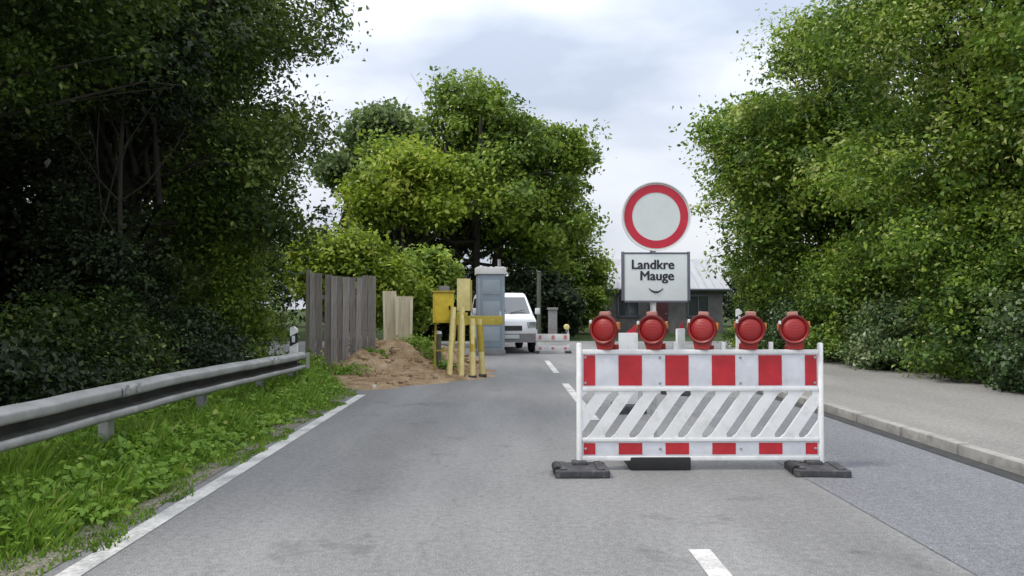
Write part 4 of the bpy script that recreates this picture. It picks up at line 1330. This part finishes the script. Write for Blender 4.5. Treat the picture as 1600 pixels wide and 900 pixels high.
# ------------------------------------------------------------------ the main barrier
BX0, BX1, BY = .624, 2.622, 6.40
def barrier():
    W = BX1 - BX0
    t = thing("barrier", "white barrier with red and white boards and a slanted lattice closing the right lane", "barrier", ((BX0 + BX1) / 2, BY, 0))
    hw = W / 2
    def rail(name, z, h, d=.04):
        bm = BM(); box(bm, (0, 0, z), (W - .045, d, h), .008); return obj(name, bm, M['white'], t)
    rail("rail", .972, .035); rail("rail", .667, .034); rail("rail", .250, .030); rail("rail", .098, .036)
    for s in (-1, 1):
        bm = BM(); tube(bm, [(s * hw, 0, .02), (s * hw, 0, 1.035), (s * hw, 0, 1.045)], [.024, .024, .017], 16); obj("upright", bm, M['white'], t)
    def board(z0, z1):
        bm = BM(); box(bm, (0, 0, (z0 + z1) / 2), (W - .05, .018, z1 - z0), .002); bd = obj("board", bm, M['sheet_white'], t)
        x0, x1 = -hw + .034, hw - .034
        P = (x1 - x0) / 5.0
        for k in range(6):
            a = x0 + P * (k - .25) + (-.0 if k else 0)
            bb = a + P * .5
            a, bb = max(a, x0), min(bb, x1)
            bm = BM(); box(bm, ((a + bb) / 2, -.0105, (z0 + z1) / 2), (bb - a, .004, (z1 - z0) - .022), 0)
            obj("red_field", bm, M['sheet_red'], bd)
        for x in (-hw + .05, -.333, .333, hw - .05):
            for zz in ((z0 + .03, z1 - .03) if z1 - z0 > .2 else ((z0 + z1) / 2,)):
                bm = BM(); disc_y(bm, (x, 0, zz), [(.011, -.012), (.010, -.017), (.006, -.019), (0, -.019)], 10); obj("bolt", bm, M['galv'], bd)
        return bd
    board(.684, .955)
    board(.118, .234)
    # slanted lattice, one moulded panel
    bm = BM()
    z0, z1 = .266, .65
    dx = .20
    run = .26
    barw = .114
    lim0, lim1 = -hw + .02, hw - .02
    def clip_poly(poly, xlim, keep_less):
        out = []
        n = len(poly)
        for i in range(n):
            p, q = poly[i], poly[(i + 1) % n]
            ip = (p[0] <= xlim) if keep_less else (p[0] >= xlim)
            iq = (q[0] <= xlim) if keep_less else (q[0] >= xlim)
            if ip:
                out.append(p)
            if ip != iq:
                k = (xlim - p[0]) / (q[0] - p[0])
                out.append((xlim, p[1] + (q[1] - p[1]) * k))
        return out
    k = -3
    while True:
        xb = lim0 - .14 + k * dx
        if xb > lim1 + .1:
            break
        c = .022
        poly = [(xb - c, z0), (xb + barw + c, z0), (xb + barw + run * .06 , z0 + .03), (xb + barw + run * .94, z1 - .03), (xb + run + barw + c, z1), (xb + run - c, z1), (xb + run * .94, z1 - .03), (xb + run * .06, z0 + .03)]
        poly = clip_poly(poly, lim1, True)
        if len(poly) > 2:
            poly = clip_poly(poly, lim0, False)
        if len(poly) > 2 and max(p[0] for p in poly) - min(p[0] for p in poly) > .01:
            prism_y(bm, poly, -.013, .013)
        k += 1
    obj("lattice", bm, M['white'], t, 30)
    # lamp stubs on the top rail
    for x in (.40 - .0, .80 - .005, -.38, -.76, .0):
        pass
    for px in (1130, 1205, 1055):
        x = (px - 787) / 189.0 - (BX0 + BX1) / 2
        bm = BM(); box(bm, (x, 0, 1.02), (.034, .03, .065), .006); obj("lamp_stub", bm, M['white'], t)
    return t
big_barrier = barrier()
# rubber feet that carry the barrier
def foot(parent, x, dy, rz):
    bm = BM(); box(bm, (0, 0, .03), (.43, .36, .06), .02, seg=3)
    f = obj("foot", bm, M['rubber'], parent)
    f.location = (x - (BX0 + BX1) / 2, dy, 0)
    f.rotation_euler = (0, 0, R(rz))
    for xx in (-.15, .15):
        bm = BM(); box(bm, (xx, 0, .064), (.06, .30, .014), .006); obj("ridge", bm, M['rubber'], f)
    bm = BM(); box(bm, (0, .1, .07), (.12, .12, .03), .01); obj("socket", bm, M['rubber'], f)
    bm = BM(); tube(bm, [(-.19, -.12, .045), (-.19, .10, .045)], .04, 12); obj("grip", bm, M['black'], f)
foot(big_barrier, .62, -.14, 0)
foot(big_barrier, 2.53, -.14, -6)

# five red warning lamps
def lamp():
    t = thing("warning_lamp", "leftmost red warning lamp on the big barrier", "warning lamp", (0, 0, 0), 0, "red warning lamps on the big barrier")
    # local origin on the top rail; lens looks along -Y
    z = .165
    bm = BM()
    disc_y(bm, (0, 0, z), [(0, .075), (.06, .072), (.098, .05), (.112, .02), (.115, -.035), (.108, -.045), (.1, -.04), (.096, -.02)], 36)
    hs = obj("housing", bm, M['lamp_red'], t, 45)
    bm = BM()
    disc_y(bm, (0, 0, z), [(.099, -.02), (.09, -.034), (.06, -.043), (.03, -.047), (0, -.048)], 36)
    obj("lens", bm, M['lens'], hs, 60)
    bm = BM()
    disc_y(bm, (0, 0, z), [(.1152, .012), (.120, .010), (.122, -.03), (.1155, -.048), (.1085, -.0455)], 36)
    obj("rim", bm, M['lamp_dark'], hs, 45)
    bm = BM(); box(bm, (0, .015, z + .125), (.085, .06, .045), .014); obj("grip", bm, M['lamp_handle'], hs)
    bm = BM(); box(bm, (-.118, .0, z + .03), (.022, .055, .06), .008); obj("side_reflector", bm, M['lamp_amber'], hs)
    bm = BM(); box(bm, (.118, .0, z + .03), (.022, .055, .06), .008); obj("side_reflector", bm, M['lamp_amber'], hs)
    bm = BM(); box(bm, (-.108, -.035, z + .062), (.022, .03, .03), .008); obj("lock_screw", bm, M['sign_white'], hs)
    bm = BM()
    prism_y(bm, [(-.055, .0), (.055, .0), (.075, .075), (-.075, .075)], -.03, .05)
    obj("neck", bm, M['lamp_red'], t)
    # battery case that hangs behind the top rail
    bm = BM(); box(bm, (0, .105, -.06), (.15, .07, .2), .015); obj("battery_case", bm, M['lamp_red'], t)
    bm = BM(); box(bm, (0, .012, .006), (.05, .06, .012), .003); obj("clip", bm, M['galv'], t)
    return t
l0 = lamp()
spots = [(945, -28, None), (1022, -22, "red warning lamp in front of the sign post, second from the left"),
         (1097, -26, "middle one of the five red warning lamps on the big barrier"),
         (1171, -14, "red warning lamp second from the right end of the big barrier"),
         (1244, -16, "rightmost red warning lamp on the big barrier")]
for i, (px, rz, lab) in enumerate(spots):
    x = (px - 787) / 189.0
    loc = (x, BY, .992)
    if i == 0:
        l0.location = loc
        l0.rotation_euler = (0, 0, R(rz))
    else:
        d_ = dup(l0, loc, R(rz), lab)
        d_.rotation_euler = (R((0, 3, -4, 2, -2)[i]), R((0, -3, 2, 3, -4)[i]), R(rz))
